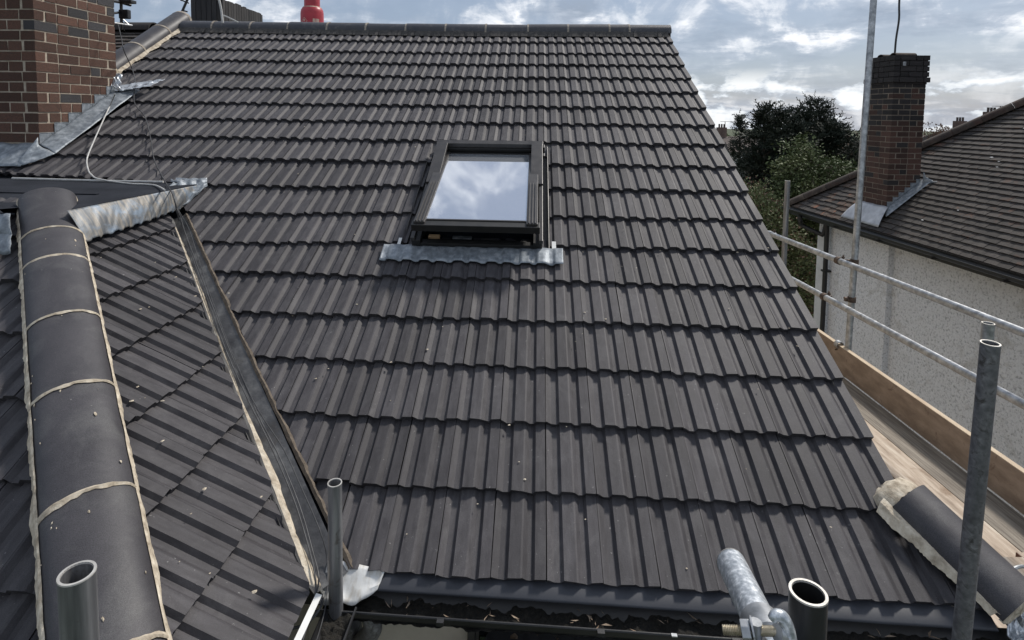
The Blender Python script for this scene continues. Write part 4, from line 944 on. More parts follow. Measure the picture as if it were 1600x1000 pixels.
# lead round the chimney
sf = MB()
k = 0
for i in range(7):
    z = .095+.0795*(i+3)-.005; t1 = NT0+.005+i*.085
    tb = min(NT1+.02, t1+.10)
    if t1 > NT1: break
    sf.add([FNp(NS0-.006, t1, t1*TN-.01), FNp(NS0-.006, tb, tb*TN-.01), FNp(NS0-.006, tb-.012, max(z-.02, tb*TN+.10)), FNp(NS0-.006, t1, max(z-.02, tb*TN+.10))], [(0, 1, 2, 3)])
sf.build('step_flashing', M_lead, nc)
wavy_sheet([FNp(NS0-.006, NT0-.02, NT0*TN+.07), FNp(NS0-.006, NT1+.06, NT1*TN+.12)], [FNp(NS0-.13, NT0-.09, NT0*TN-.03), FNp(NS0-.13, NT1+.09, NT1*TN+.10)], 20, 4, lambda s, t: Vector((0, 0, .014)), M_lead, 'soaker', nc)
wavy_sheet([FNp(NS0-.05, NT0-.008, NT0*TN+.12), FNp(NS1+.02, NT0-.008, NT0*TN+.12)], [FNp(NS0-.16, .035, .035*TN+.022), FNp(NS1+.14, .035, .035*TN+.022)], 24, 8, lambda s, t: Vector((0, 0, .02*math.sin(PI*t)+nz(s*4, t*2)*.008)), mat('pale_lead', [(.3, (.30, .31, .33)), (.7, (.55, .56, .58))], rough=.45, scale=7, metallic=.3, bump=.4, bscale=20, bdist=.008), 'lead_apron', nc)
wavy_sheet([FNp(NS0-.07, NT1-.01, NT1*TN+.22), FNp(NS0-.09, NT1+.06, NT1*TN+.12)], [FNp(NS0-.05, NT1+.0, NT1*TN+.05), FNp(NS0-.20, NT1+.12, NT1*TN+.09)], 8, 6, lambda s, t: Vector((0, 0, nz(s*3, t*3)*.03)), M_lead, 'lead_tag', nc)
# a few slipped, pale flecks and a roof light edge at the right
fl = MB(); rf = random.Random(4)
for _ in range(14):
    s = rf.uniform(-3.2, .7); t = rf.uniform(.1, 2.2); p = nplane(s, t)+nn*.03; l = rf.uniform(.012, .035)
    fl.add([p-e1*l, p+up_n*l*.35, p+e1*l, p-up_n*l*.3], [(0, 1, 2, 3)])
tag(fl.build('pale_chips', M_white, nbh), kind='stuff')

# ---------------------------------------------------------------- scaffold on the right
def tube_thing(name, label, p0, p1, m, r=.02415, group=None, open_top=True, cat='scaffold tube'):
    p0, p1 = Vector(p0), Vector(p1); t = thing(name, label, cat, p0, group); d = (p1-p0).normalized()
    mb = MB(); mb.tube([p0, p1], r, 28, cap=False); mb.tube([p0, p1], r-.0036, 28, cap=False); o = mb.build('tube', m, t, smooth=True)
    u = d.cross(Vector((.3, .5, .81))).normalized(); w = d.cross(u); n = 28; rv_ = []
    for e, s in ((p1, 1), (p0, -1)):
        mb = MB(); v = [e+(u*math.cos(2*PI*j/n)+w*math.sin(2*PI*j/n))*rr+d*s*h for rr, h in ((r+.0006, -.0015), (r+.0002, .0006), (r-.0034, .0006), (r-.0040, -.002)) for j in range(n)]
        mb.add(v, [(i*n+j, i*n+(j+1) % n, (i+1)*n+(j+1) % n, (i+1)*n+j) for i in range(3) for j in range(n)]); mb.build('rim', M_rimsteel, t, smooth=True)
    return t
rail_a = ((2.579, 1.268, 0.500), (2.241, 3.765, 0.500)); rail_b = ((2.438, 1.063, 0.200), (2.233, 3.273, 0.200))
def ext(a, b, f0, f1): a, b = Vector(a), Vector(b); return a+(b-a)*f0, a+(b-a)*f1
ra = ext(*rail_a, -.35, 1.15); tube_thing('scaffold_tube', 'upper of the two long horizontal guard rails on the right', ra[0], ra[1], M_galv)
rb_ = ext(*rail_b, -.35, 1.35); tube_thing('scaffold_tube', 'lower of the two long horizontal guard rails on the right', rb_[0], rb_[1], M_galv)
PA = Vector((2.459, 2.718, 0.301))
pa_x, pa_y = PA.x, PA.y
pt0, pt1 = Vector((2.448, 2.721, -0.195)), Vector((2.585, 2.892, 2.573)); ptd = (pt1-pt0)/(pt1.z-pt0.z)
tube_thing('scaffold_tube', 'tall upright tube rising past the neighbour chimney out of the top of the picture', tuple(pt0+ptd*(-.42-pt0.z)), tuple(pt0+ptd*(3.4-pt0.z)), M_galv)
PBp = Vector((2.332, 3.746, 0.737))
tube_thing('scaffold_tube', 'short distant upright tube in front of the olive green bush', (PBp.x+.02, PBp.y, -.6), (PBp.x+.02, PBp.y, (2.345, 3.769, 1.032)[2]), M_steel_streak)
t1 = Vector((1.983, 0.730, 0.731)); tube_thing('scaffold_tube', 'slim open tube end just behind the dark right hand upright', (t1.x, t1.y, -.55), tuple(t1), M_galv)
t2 = Vector((1.272, -0.219, 0.996)); tube_thing('scaffold_tube', 'thick dark upright tube in front of the corner ridge tile at the right', tuple(t2+(Vector((1.277, -0.186, 0.060))-t2)*2.2), tuple(t2), M_steel_dark)
t3 = Vector((-0.727, -0.106, 0.390)); tube_thing('scaffold_tube', 'upright tube standing at the foot of the valley, left of the eaves', (t3.x, t3.y, -2.2), tuple(t3), M_steel_streak)
t4 = Vector((-0.729, -1.189, 0.966)); tube_thing('scaffold_tube', 'open tube end in front of the hip tiles at bottom left', (t4.x, t4.y, -.6), tuple(t4), M_steel_streak)
t5 = Vector((0.321, -1.182, 0.999)); t5d = Vector((.0, -.02, -1)); tube_thing('scaffold_tube', 'open black tube end beside the bolted clamp at the bottom', tuple(t5+t5d*1.6), tuple(t5), M_black)
g0, g1 = Vector((0.284, -0.992, 0.884)), Vector((0.276, -1.161, 0.913)); gd = (g1-g0).normalized()
tube_thing('scaffold_tube', 'bright galvanised tube lying towards the viewer at the bottom, ending over the gutter', tuple(g0+gd*.55), tuple(g0), M_galv_new)

def coupler(name, label, c, axis, m, r=.0242, side_=None, group=None):
    """band round a tube with a second saddle, bolt and nut"""
    c, a_ = Vector(c), Vector(axis).normalized(); t = thing(name, label, 'scaffold clamp', c, group)
    ref = Vector(side_) if side_ else Vector((0, 0, 1)); u = a_.cross(ref).normalized(); w = u.cross(a_).normalized(); n = 18
    mb = MB(); v = []
    for h, rr in ((-.022, r+.0015), (-.020, r+.006), (.020, r+.006), (.022, r+.0015)):
        v += [c+a_*h+(u*math.cos(2*PI*j/n)+w*math.sin(2*PI*j/n))*rr for j in range(n)]
    mb.add(v, [(i*n+j, i*n+(j+1) % n, (i+1)*n+(j+1) % n, (i+1)*n+j) for i in range(3) for j in range(n)]); mb.build('band', m, t, smooth=True)
    p = c+u*(r+.012); MB().tube([p-w*.035, p+w*.045], .006, 8).build('bolt', M_rust, t, smooth=True)
    MB().tube([p+w*.020, p+w*.032], .012, 6).build('nut', M_rust, t)
    F_ = MB(); F_.add([c+u*(r)+a_*s1+w*s2+u*s3 for s1 in (-.015, .015) for s2 in (-.012, .012) for s3 in (0, .03)], [(0, 1, 3, 2), (4, 6, 7, 5), (0, 4, 5, 1), (2, 3, 7, 6), (1, 5, 7, 3)]); F_.build('flap', m, t)
    return t
rdir = (Vector(rail_a[1])-Vector(rail_a[0])).normalized()
def on_rail(rail, y):
    a, b = Vector(rail[0]), Vector(rail[1]); return a+(b-a)*((y-a.y)/(b.y-a.y))
grp = None
for rail, nm in ((rail_a, 'upper'), (rail_b, 'lower')):
    p = on_rail(rail, pa_y+.07); coupler('scaffold_clamp', 'rusty clamp joining the %s guard rail to the tall upright' % nm, p, rdir, M_rust)
    q = pt0+ptd*(p.z-pt0.z); coupler('scaffold_clamp', 'dark clamp band round the tall upright at the %s guard rail' % nm, q, (0, 0, 1), M_rust, side_=(0, 1, 0))
p = on_rail(rail_a, PBp.y+.05); coupler('scaffold_clamp', 'small clamp where the upper guard rail meets the short distant upright', p, rdir, M_galv)
coupler('scaffold_clamp', 'galvanised clamp gripping the top of the toe board under the tall upright', (pa_x-.055, pa_y+.06, -.185), (-.03, 1, 0), M_galv, side_=(1, 0, .2))

# toe board and deck boards
zd = -.40
ta, tb_ = Vector((2.481, 1.278, -0.400)), Vector((2.401, 2.637, -0.400)); tdv = (tb_-ta).normalized(); A0_ = ta-tdv*.9; B0_ = tb_+tdv*1.6
tn = Vector((tdv.y, -tdv.x, 0))
ty = thing('toe_board', 'brown timber toe board standing on edge along the outside of the scaffold deck', 'scaffold board', A0_)
def slab(p0, p1, nrm, w, z0, z1, mb=None):
    mb = mb or MB(); p0, p1 = Vector(p0), Vector(p1)
    mb.add([Vector((p.x, p.y, 0))+nrm*q+Vector((0, 0, z)) for z in (z0, z1) for p, q in ((p0, 0), (p1, 0), (p1, w), (p0, w))], [(3, 2, 1, 0), (4, 5, 6, 7), (0, 1, 5, 4), (1, 2, 6, 5), (2, 3, 7, 6), (3, 0, 4, 7)]); return mb
FT = Matrix(((tn.x, tdv.x, 0, A0_.x), (tn.y, tdv.y, 0, A0_.y), (0, 0, 1, 0), (0, 0, 0, 1)))
LT = (B0_-A0_).length
def local_box(name, a, b, m, parent, frame, bevel=.003):
    """box kept in its own axes so the grain follows the board"""
    mb = MB().box(a, b); me = mesh(name, mb.v, mb.f, m); o = obj(name, me, parent, frame)
    if bevel: q = o.modifiers.new('bevel', 'BEVEL'); q.width = bevel; q.segments = 2
    return o
local_box('board', (0, 0, zd), (.036, LT, zd+.212), M_toe, ty, FT); local_box('top_edge', (.001, .002, zd+.212), (.035, LT-.002, zd+.2165), M_toe_end, ty, FT, 0)
bd_lab = ['grey weathered deck board lying against the toe board', 'pale cracked deck board, second in from the toe board', 'third deck board in from the toe board, stained brown', 'innermost deck board beside the gable wall']
for i in range(4):
    b = thing('scaffold_board', bd_lab[i], 'scaffold board', A0_+tn*(-.125-.232*i), 'boards of the scaffold deck')
    a0 = -.006-.232*(i+1)+.006; local_box('plank', (a0, -.4, zd-.042), (a0+.226, LT, zd-.004+(.002 if i % 2 else 0)), M_board_grey if i == 0 else M_board, b, FT)
b = thing('scaffold_board', 'short overlapping deck board with reddish edge near the corner ridge tile', 'scaffold board', A0_+tn*-.6)
_q = Vector((2.046, 0.718, -0.360)); _o = (_q-A0_).dot(tdv); _w = (_q-A0_).dot(tn)
local_box('plank', (_w, -1.2, zd), (_w+.225, _o, zd+.036), M_board, b, FT); local_box('plank_edge', (_w-.003, -1.2, zd+.001), (_w, _o, zd+.035), M_redboard, b, FT, 0)
b = thing('scaffold_board', 'second overlapping board end at the right edge of the picture', 'scaffold board', A0_+tn*-.3)
_q = Vector((2.203, 0.757, -0.360)); _o = (_q-A0_).dot(tdv); _w = (_q-A0_).dot(tn)
local_box('plank', (_w, -1.2, zd), (min(_w+.2, -.005), _o, zd+.036), M_board, b, FT); local_box('plank_edge', (_w-.003, -1.2, zd+.001), (_w, _o, zd+.035), M_redboard, b, FT, 0)
for y in (pa_y-.05, .2, -1.0):
    p = A0_+tdv*((y-A0_.y)/tdv.y)
    tube_thing('scaffold_tube', {0: 'cross tube under the deck boards at the tall upright', 1: 'cross tube under the deck boards at the gable corner', 2: 'cross tube under the near end of the deck boards'}[[pa_y-.05, .2, -1.0].index(y)], tuple(p+tn*.12+Vector((0, 0, zd-.07))), tuple(p-tn*1.1+Vector((0, 0, zd-.07))), M_galv)

# bolted clamp at the bottom edge, next to the open black tube
bc = thing('scaffold_clamp', 'bolted clamp with threaded bolt and hex nut at the bottom beside the open black tube', 'scaffold clamp', (0.250, -1.190, 0.945))
bs, be = Vector((0.201, -1.203, 0.955)), Vector((0.268, -1.217, 0.971)); bdv = (be-bs).normalized()
MB().tube([bs+bdv*.032, be], .0062, 14).build('bolt', M_zinc, bc, smooth=True)
th = MB(); pts_ = []; rad_ = []
for i in range(31): pts_.append(bs+bdv*(i*.0011)); rad_.append(.0064 if i % 2 else .0053)
th.tube(pts_, rad_, 14); th.build('thread', M_zinc, bc, smooth=False)
nc_ = bs+bdv*.024; MB().tube([nc_, nc_+bdv*.012], .0128, 6).build('nut', M_galv, bc, bevel=.001)
wc_ = bs+bdv*.038; MB().tube([wc_, wc_+bdv*.0022], .0165, 20).build('washer', M_galv, bc)
yk = MB(); U3, R3 = Vector(Uv), Vector(Rv)
yk.tube([wc_+bdv*.004+U3*.012, wc_+bdv*.004-U3*.03], .0085, 10); yk.tube([wc_+bdv*.010-U3*.016, wc_+bdv*.030-U3*.040], .010, 10); yk.build('saddle', M_galv, bc, smooth=True)
hk = smooth_path([(0.258, -1.221, 0.991), (0.262, -1.221, 0.997), (0.271, -1.220, 0.994), (0.277, -1.221, 0.983), (0.281, -1.222, 0.967), (0.283, -1.223, 0.954)], 5)
MB().tube(hk, [.0062+.0024*min(1, i/12) for i in range(len(hk))], 10).build('swing_hook', M_galv_new, bc, smooth=True)
MB().tube([(0.264, -1.222, 0.974), (0.284, -1.217, 0.966)], .0105, 12).build('bolt_head', M_galv, bc, smooth=True)
cb_ = MB(); n = 22; axis = gd; cc = g0+gd*.165; u = axis.cross(Vector((0, 0, 1))).normalized(); w = u.cross(axis)
v = [cc+axis*h+(u*math.cos(2*PI*j/n)+w*math.sin(2*PI*j/n))*rr for h, rr in ((-.02, .0247), (-.018, .029), (.024, .029), (.026, .0247)) for j in range(n)]
cb_.add(v, [(i*n+j, i*n+(j+1) % n, (i+1)*n+(j+1) % n, (i+1)*n+j) for i in range(3) for j in range(n)]); cb_.build('band', M_galv, bc, smooth=True)

# ---------------------------------------------------------------- cables
def mp(x, y): return None
cw = MB().tube(smooth_path([(-3.568, 2.701, 1.772), (-3.839, 2.993, 1.677), (-3.695, 2.694, 1.514), (-3.603, 2.486, 1.381), (-3.503, 2.289, 1.264), (-3.387, 2.154, 1.191), (-3.311, 2.089, 1.165), (-3.217, 2.024, 1.146), (-3.055, 1.988, 1.130), (-2.885, 1.917, 1.128), (-2.692, 1.873, 1.128), (-2.400, 1.556, 1.140)], 6), .0052, 8).build('cable', M_cable_w, smooth=True)
tag(cw, 'pale cable looping from the chimney flashing down over the tiles to the flat roof', 'cable')
ck = MB().tube(smooth_path([(-3.914, 3.178, 2.393), (-3.880, 3.181, 2.417), (-3.807, 3.125, 2.272), (-3.747, 3.071, 2.163), (-4.176, 3.750, 2.078), (-3.958, 3.496, 1.930), (-3.694, 3.107, 1.709), (-3.456, 2.899, 1.586), (-3.198, 2.591, 1.418), (-2.975, 2.303, 1.262), (-2.728, 2.054, 1.128), (-2.385, 1.610, 1.100), (-2.371, 1.646, 0.927)], 6), .0042, 8).build('cable', M_cable_k, smooth=True)
tag(ck, 'dark thin cable running from the aerial bracket down the left tiles to the valley', 'cable')
def vpt(x, y, h): return (x, y, h)
for i, (pts_, r_, m_, lab) in enumerate([
    ([(-2.537, 1.765, 1.140), (-2.500, 1.784, 1.008), (-2.341, 1.625, 0.911), (-2.103, 1.342, 0.777), (-1.821, 1.019, 0.618), (-1.568, 0.729, 0.481), (-1.347, 0.501, 0.361), (-1.164, 0.327, 0.261), (-0.991, 0.147, 0.167), (-0.873, -0.003, 0.105), (-0.789, -0.130, 0.058), (-0.781, -0.181, 0.000), (-0.784, -0.270, -0.050)], .0030, M_cable_k, 'black cable lying in the valley along the mortar edge'),
    ([(-2.520, 1.699, 1.140), (-2.453, 1.752, 0.992), (-2.251, 1.520, 0.872), (-1.984, 1.219, 0.717), (-1.698, 0.894, 0.562), (-1.477, 0.654, 0.437), (-1.257, 0.429, 0.314), (-1.094, 0.276, 0.226), (-0.943, 0.110, 0.143), (-0.836, -0.037, 0.085), (-0.777, -0.132, 0.049), (-0.797, -0.185, -0.020), (-0.814, -0.273, -0.060)], .0026, M_cable_k, 'second black cable in the valley crossing over its neighbour'),
    ([(-2.514, 1.757, 1.150), (-2.410, 1.710, 0.979), (-2.253, 1.565, 0.883), (-1.951, 1.202, 0.704), (-1.626, 0.824, 0.523), (-1.313, 0.491, 0.352), (-1.102, 0.324, 0.238), (-0.970, 0.189, 0.166), (-0.839, 0.046, 0.095), (-0.799, 0.011, -0.000), (-0.755, -0.135, -0.040), (-0.751, -0.248, -0.080)], .0022, M_cable_k, 'thinner cable in the valley that swings across to the upright tube'),
    ([(-0.775, -0.092, -0.020), (-0.768, -0.147, -0.030), (-0.795, -0.200, -0.040), (-0.840, -0.227, -0.040), (-0.849, -0.275, -0.050)], .0045, M_cable_k, 'loop of black cable hanging over the mossy gutter at the valley foot')]):
    tag(MB().tube(smooth_path(pts_, 6), r_, 8).build('cable', m_, smooth=True), lab, 'cable')
tag(MB().tube(smooth_path([(-3.684, 4.538, 2.936), (-3.660, 4.532, 2.835), (-3.645, 4.527, 2.762), (-3.628, 4.519, 2.632)], 5), .012, 6).build('cable', M_cable_w, smooth=True), 'pale cable running down the corner of the dark stack', 'cable')
tag(MB().tube(smooth_path([(-3.703, 4.673, 2.743), (-3.636, 4.675, 2.715), (-3.531, 4.678, 2.664)], 5), .010, 6).build('cable', M_cable_w, smooth=True), 'pale cable slanting across the foot of the dark stack', 'cable')

# ---------------------------------------------------------------- vegetation
def spray(mb, p, d, l, w, rn, k=4):
    """a small flat spray: k leaflets along a twig"""
    d = d.normalized(); s = d.cross(Vector((rn.uniform(-1, 1), rn.uniform(-1, 1), rn.uniform(-.3, 1)))).normalized()
    for i in range(k):
        t = i/k; b = p+d*l*t; q = s if i % 2 else -s; tip = b+(d*.8+q*.75).normalized()*l*.45*(1-t*.5)
        mb.add([b-d*w*.4, b+d*w*.6, tip], [(0, 1, 2)])
    mb.add([p-s*w*.25, p+s*w*.25, p+d*l*1.1], [(0, 1, 2)])
def trunk(base, top, r, parent):
    rn = random.Random(int(base[0]*100)); pts = [lin(base, top, i/6)+Vector((rn.uniform(-.06, .06), rn.uniform(-.06, .06), 0)) for i in range(7)]
    MB().tube(pts, [r*(1-.13*i) for i in range(7)], 9).build('trunk', M_bark, parent, smooth=True)
def conifer(label, leaders, seed, group=None, dens=1.0):
    """several leaders (x, y, ztop, zbase, radius); drooping tiers of sprays"""
    rn = random.Random(seed); x0, y0 = leaders[0][:2]
    t = thing('conifer_tree', label, 'tree', (x0, y0, -5.2), group); mb = MB(); br = MB()
    for (x, y, zt, zb, R_) in leaders:
        H = zt-zb; n = int(230*dens*H/5)
        br.tube([(x, y, max(-5.2, zb-2)), (x, y, zt-.25)], [.09, .012], 6)
        for i in range(n):
            f = (i+rn.random())/n; z = zt-H*f**1.15; r = R_*(.06+f**.72)*rn.uniform(.75, 1.12); a = rn.uniform(0, 2*PI)
            d = Vector((math.cos(a), math.sin(a), rn.uniform(.15, .62)*(1.3-f*.7))).normalized()
            base = Vector((x, y, z)); tip = base+d*r
            if r > .5 and rn.random() < .4: br.tube([base, tip], [.02, .005], 4)
            m_ = int(5+r*15*dens)
            for j in range(m_):
                g = (j/m_)**.75; p = base+d*r*g+Vector((rn.gauss(0, .045+.09*g*R_*.6), rn.gauss(0, .045+.09*g*R_*.6), rn.gauss(0, .05+.05*g)))
                dd_ = (d+Vector((rn.gauss(0, .45), rn.gauss(0, .45), rn.gauss(.12, .35)))).normalized()
                spray(mb, p, dd_, rn.uniform(.14, .30), .055, rn, 4)
    trunk((x0, y0, -5.2), (x0, y0, leaders[0][3]+1.5), .22, t)
    br.build('limbs', M_bark, t); mb.build('crown', M_conifer, t); return t
def bushy(name, label, blobs, seed, m, leaf=.09, n=6000, group=None, droop=0.0, pink=0, trunk_r=.12, up=0.):
    """blobs: (x, y, z, rx, ry, rz) ellipsoids of twigs with leaves in clumps"""
    rn = random.Random(seed); x0, y0 = blobs[0][:2]; t = thing(name, label, 'tree' if 'tree' in name else 'shrub', (x0, y0, -5.2), group)
    mb = MB(); pk = MB(); br = MB(); tot = sum(b[3]*b[4]*b[5] for b in blobs)
    for bx, by, bz, rx, ry, rz in blobs:
        cl = max(6, int(n/34*(bx*0+rx*ry*rz)/tot))
        br.tube([(x0, y0, -4.0), lin((x0, y0, -4), (bx, by, bz), .5)+Vector((rn.uniform(-.1, .1), 0, .2)), (bx, by, bz)], [.05, .03, .01], 5)
        for _ in range(cl):
            a, b_ = rn.uniform(0, 2*PI), math.acos(rn.uniform(-1, 1)); q = rn.uniform(.35, 1.0)**.5*rn.uniform(.86, 1.10)
            dv = Vector((math.sin(b_)*math.cos(a), math.sin(b_)*math.sin(a), math.cos(b_))); c = Vector((bx+dv.x*rx*q, by+dv.y*ry*q, bz+dv.z*rz*q))
            tw = (Vector((dv.x, dv.y, dv.z*.5-droop+up))).normalized(); L_ = rn.uniform(.15, .42)*(leaf/.09)**.4
            br.tube([c-tw*L_, c+tw*L_*.6], [.008, .003], 3)
            for j in range(34):
                f = rn.random(); p = c+tw*L_*(f*1.8-1)+Vector([rn.gauss(0, .045+.05*leaf/.09) for _ in range(3)])
                d = (tw*.8+Vector([rn.gauss(0, .6) for _ in range(3)])).normalized(); s = d.cross(Vector([rn.gauss(0, 1) for _ in range(3)])).normalized(); l = leaf*rn.uniform(.6, 1.25); w = l*.26
                tgt = pk if (pink and f > .8 and rn.random() < pink) else mb
                tgt.add([p, p+d*l*.5+s*w, p+d*l, p+d*l*.5-s*w], [(0, 1, 2, 3)])
    trunk((x0, y0, -5.2), (x0, y0, blobs[0][2]), trunk_r, t)
    br.build('twigs', M_bark, t); mb.build('crown', m, t)
    if pk.v: pk.build('new_leaves', M_pinkleaf, t)
    return t
def Z(p): return p
TR = [(7.400, 15.086, 1.750), (6.612, 14.532, 1.705), (8.070, 15.647, 1.981), (6.068, 14.096, 1.700), (8.664, 15.850, 1.500), (5.778, 14.946, 1.207), (8.741, 15.440, 1.322), (6.945, 14.751, 1.673), (8.181, 15.437, 1.759)]
conifer('big dark conifer behind the neighbouring house, with several ragged pointed tops', [(TR[0][0], TR[0][1], TR[0][2]-.05, -4.5, 1.9), (TR[1][0], TR[1][1], TR[1][2]+.05, -3.5, 1.5), (TR[2][0], TR[2][1], TR[2][2]+.05, -3.5, 1.6), (TR[3][0], TR[3][1], TR[3][2]+.1, -3.5, 1.15), (TR[4][0], TR[4][1], TR[4][2], -3.5, 1.35), (TR[6][0]+.1, TR[6][1], TR[6][2]-.2, -3, 1.1), (TR[7][0], TR[7][1]-.5, TR[7][2]-.3, -3.5, 1.6), (TR[8][0], TR[8][1]-.6, TR[8][2]-.4, -3.5, 1.5)], 5, dens=1.0)
tt = (7.648, 20.592, 1.275); conifer('small slender conifer on the skyline just right of the roof verge', [(tt[0], tt[1], tt[2]+.3, -2.6, .65)], 6, dens=.8)
c1_ = (6.435, 11.912, 0.373); c2_ = (6.730, 11.608, 0.088); c3_ = (6.212, 12.407, 0.475); c4_ = (7.550, 12.687, 0.409)
bushy('maple_tree', 'mid green broadleaf tree in front of the dark conifer', [(c1_[0], c1_[1], c1_[2]-.15, .95, .8, .62), (c2_[0], c2_[1], c2_[2]-.2, .85, .8, .50), (c3_[0], c3_[1], c3_[2]+.15, .35, .4, .6), (c1_[0]-.5, c1_[1], c1_[2]-.8, .9, .8, .6), (c1_[0]+.2, c1_[1]+.3, c1_[2]-1.3, 1.3, .8, .8)], 15, M_maple, .080, 30000, droop=.25, up=0)
o1 = (4.790, 10.644, -0.446); o2 = (5.009, 10.445, -0.610); o3 = (5.435, 10.817, -1.372); o4 = (4.849, 11.264, -0.264); o5 = (4.631, 11.266, -0.053)
bushy('olive_shrub', 'tall olive green shrub with pinkish shoot tips between the verge and the neighbouring house', [(o1[0], o1[1], o1[2]-.2, .42, .5, .55), (o2[0], o2[1], o2[2]-.6, .42, .5, .7), (o3[0], o3[1], o3[2]-.5, .55, .5, .6), (o4[0], o4[1], o4[2]-.1, .3, .4, .35), (o3[0], o3[1], o3[2]-1.6, .7, .6, .9), (o5[0], o5[1], o5[2]-.2, .35, .4, .3), (o2[0]+.25, o2[1], o2[2]-.9, .5, .5, .7)], 8, M_olive, .065, 52000, pink=.35, trunk_r=.07, up=.5)
k1 = (8.502, 14.044, 0.298); k2 = (8.596, 14.577, 0.639)
bushy('grey_tree', 'thin greyish twiggy tree showing between the conifer and the neighbour chimney', [(k1[0], k1[1], k1[2]-.1, .5, .5, .9), (k2[0]+.3, k2[1], k2[2]+.2, .4, .4, .5)], 9, M_conifer, .05, 3000, pink=.3)
d1 = (7.505, 17.522, 0.628)
bushy('backdrop_tree', 'dark tree mass low behind the conifer, left part next to the verge', [(d1[0]-.6, d1[1], -.9, 2.2, 1.2, 1.3), (d1[0]+2.8, d1[1], -1.0, 2.2, 1.2, 1.5), (d1[0]+1.2, d1[1]-1, -2.6, 3.5, 1.2, 1.8), (d1[0]+1, d1[1]-1.5, -1.0, 2.6, 1.0, 1.3)], 10, M_conifer, .17, 34000)
s1_ = (18.273, 25.256, 1.052)
bs_ = thing('bare_tree', 'sparse bare twigged tree on the skyline between the chimney and the hip', 'tree', (s1_[0], s1_[1], -5.2))
bt = MB(); rn = random.Random(3); bl_ = MB()
def grow(p, d, l, r, k):
    q = p+d*l; bt.tube([p, q], [r, r*.6], 4)
    if k == 0:
        for _ in range(2):
            c = q+Vector([rn.gauss(0, .05) for _ in range(3)]); bl_.add([c, c+Vector((.07, 0, .03)), c+Vector((.02, 0, .09))], [(0, 1, 2)])
        return
    for _ in range(3 if k > 2 else 2): grow(q, (d+Vector((rn.gauss(0, .38), rn.gauss(0, .3), rn.gauss(.05, .2)))).normalized(), l*rn.uniform(.6, .85), r*.6, k-1)
bt.tube([(s1_[0]-.9, s1_[1], -5.2), (s1_[0]-.7, s1_[1], -.6)], [.15, .06], 6)
for _ in range(3): grow(Vector((s1_[0]-.7, s1_[1], -.6)), Vector((rn.uniform(.1, .75), 0, .8)).normalized(), .62, .032, 4)
bt.build('limbs', M_bark, bs_); bl_.build('crown', M_pinkleaf, bs_)

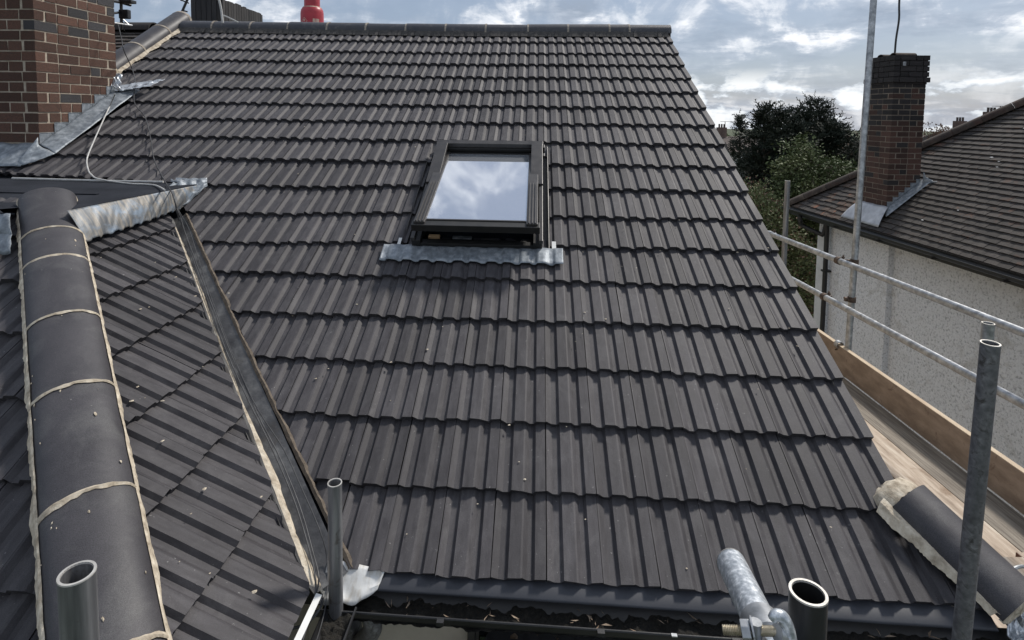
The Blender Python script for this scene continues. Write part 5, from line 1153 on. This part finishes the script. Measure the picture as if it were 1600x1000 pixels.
# distant houses and hedges on the skyline
def far_house(label, c, w, d, h, rh, chim=True, white=False):
    x, y, z = c; t = thing('distant_house', label, 'house', (x, y, -5.2))
    MB().box((x-w/2, y-d/2, -5.2), (x+w/2, y+d/2, z)).build('wall', M_white if white else M_far, t)
    r = MB().add([(x-w/2-.2, y-d/2-.2, z), (x+w/2+.2, y-d/2-.2, z), (x+w/2+.2, y+d/2+.2, z), (x-w/2-.2, y+d/2+.2, z), (x-w/2, y, z+rh), (x+w/2, y, z+rh)], [(0, 1, 5, 4), (1, 2, 5), (2, 3, 4, 5), (3, 0, 4), (3, 2, 1, 0)]).build('roof', M_farroof, t)
    if chim:
        q = MB().box((x-w*.3, y-.3, z), (x-w*.3+.9, y+.3, z+rh+.9)).build('chimney', M_far, t)
        for i in range(3): MB().tube([(x-w*.3+.2+i*.25, y, z+rh+.9), (x-w*.3+.2+i*.25, y, z+rh+1.25)], .09, 8).build('chimney_pot', M_farroof, q)
    for i in range(3): 
        wi = MB().box((x-w*.35+i*w*.3, y-d/2-.03, z-1.9), (x-w*.35+i*w*.3+w*.16, y-d/2+.02, z-.7)).build('window', M_white, t); MB().box((x-w*.35+i*w*.3+.08, y-d/2-.04, z-1.82), (x-w*.35+i*w*.3+w*.16-.08, y-d/2-.03, z-.78)).build('pane', M_glassdark, wi)
    return t
h1 = (20.070, 59.367, -1.096); far_house('distant brown brick house with chimney seen just right of the verge', (h1[0], h1[1], h1[2]-.6), 5, 7, 4, 1.2)
h2 = (15.880, 44.074, -0.597); far_house('distant low white roofed extension beside the brown brick house', (h2[0], h2[1], h2[2]-.5), 2.6, 3, 2, .7, False, True)
h3 = (41.476, 60.717, -0.860); far_house('distant pale house low on the skyline behind the bare tree', (h3[0], h3[1], h3[2]-1.2), 7, 7, 4, 1.9, False, True)
h4 = (40.232, 55.713, 0.460); far_house('distant dark roofed house with chimney pots above the neighbour hip', (h4[0]+1, h4[1], h4[2]-1.2), 6, 7, 4, 1.2)
h5 = (37.196, 48.574, 1.582); far_house('distant rooftop with two aerials rising above the neighbour hip', (h5[0]+1.5, h5[1], h5[2]-1.5), 6, 7, 4, 1.2)
yagi('aerial', 'left of two distant television aerials above the neighbour hip', (37.778, 48.603, 1.484), (37.764, 48.668, 2.379), (1, .2, 0), 5, 1.6, M_black)
yagi('aerial', 'right and taller of two distant television aerials above the neighbour hip', (38.143, 48.641, 1.698), (38.128, 48.710, 2.646), (1, .2, 0), 5, 1.6, M_black)
yagi('aerial', 'tiny distant television aerial on the skyline just right of the verge', (19.395, 59.402, -0.050), (19.379, 59.478, 1.003), (1, .2, 0), 4, 1.5, M_black)
hg = MB(); rn = random.Random(50)
for i in range(2600):
    x = rn.uniform(-10, 130); y = 70+rn.uniform(-4, 4)-x*.1; z = -5+rn.random()**.6*(3.2+1.0*math.sin(x*.35)+.6*math.sin(x*1.3))
    s = rn.uniform(.5, 1.1); a = rn.uniform(0, 3); hg.add([Vector((x, y, z))+Vector((math.cos(a+k*1.57)*s, math.sin(a)*.3*k, math.sin(a+k*1.57)*s)) for k in range(4)], [(0, 1, 2, 3)])
tag(hg.build('distant_hedgerow', M_olive), kind='stuff')
for o in (rwn, chm, gp, nc):
    for k_ in ('label', 'category', 'group'):
        if k_ in o: del o[k_]
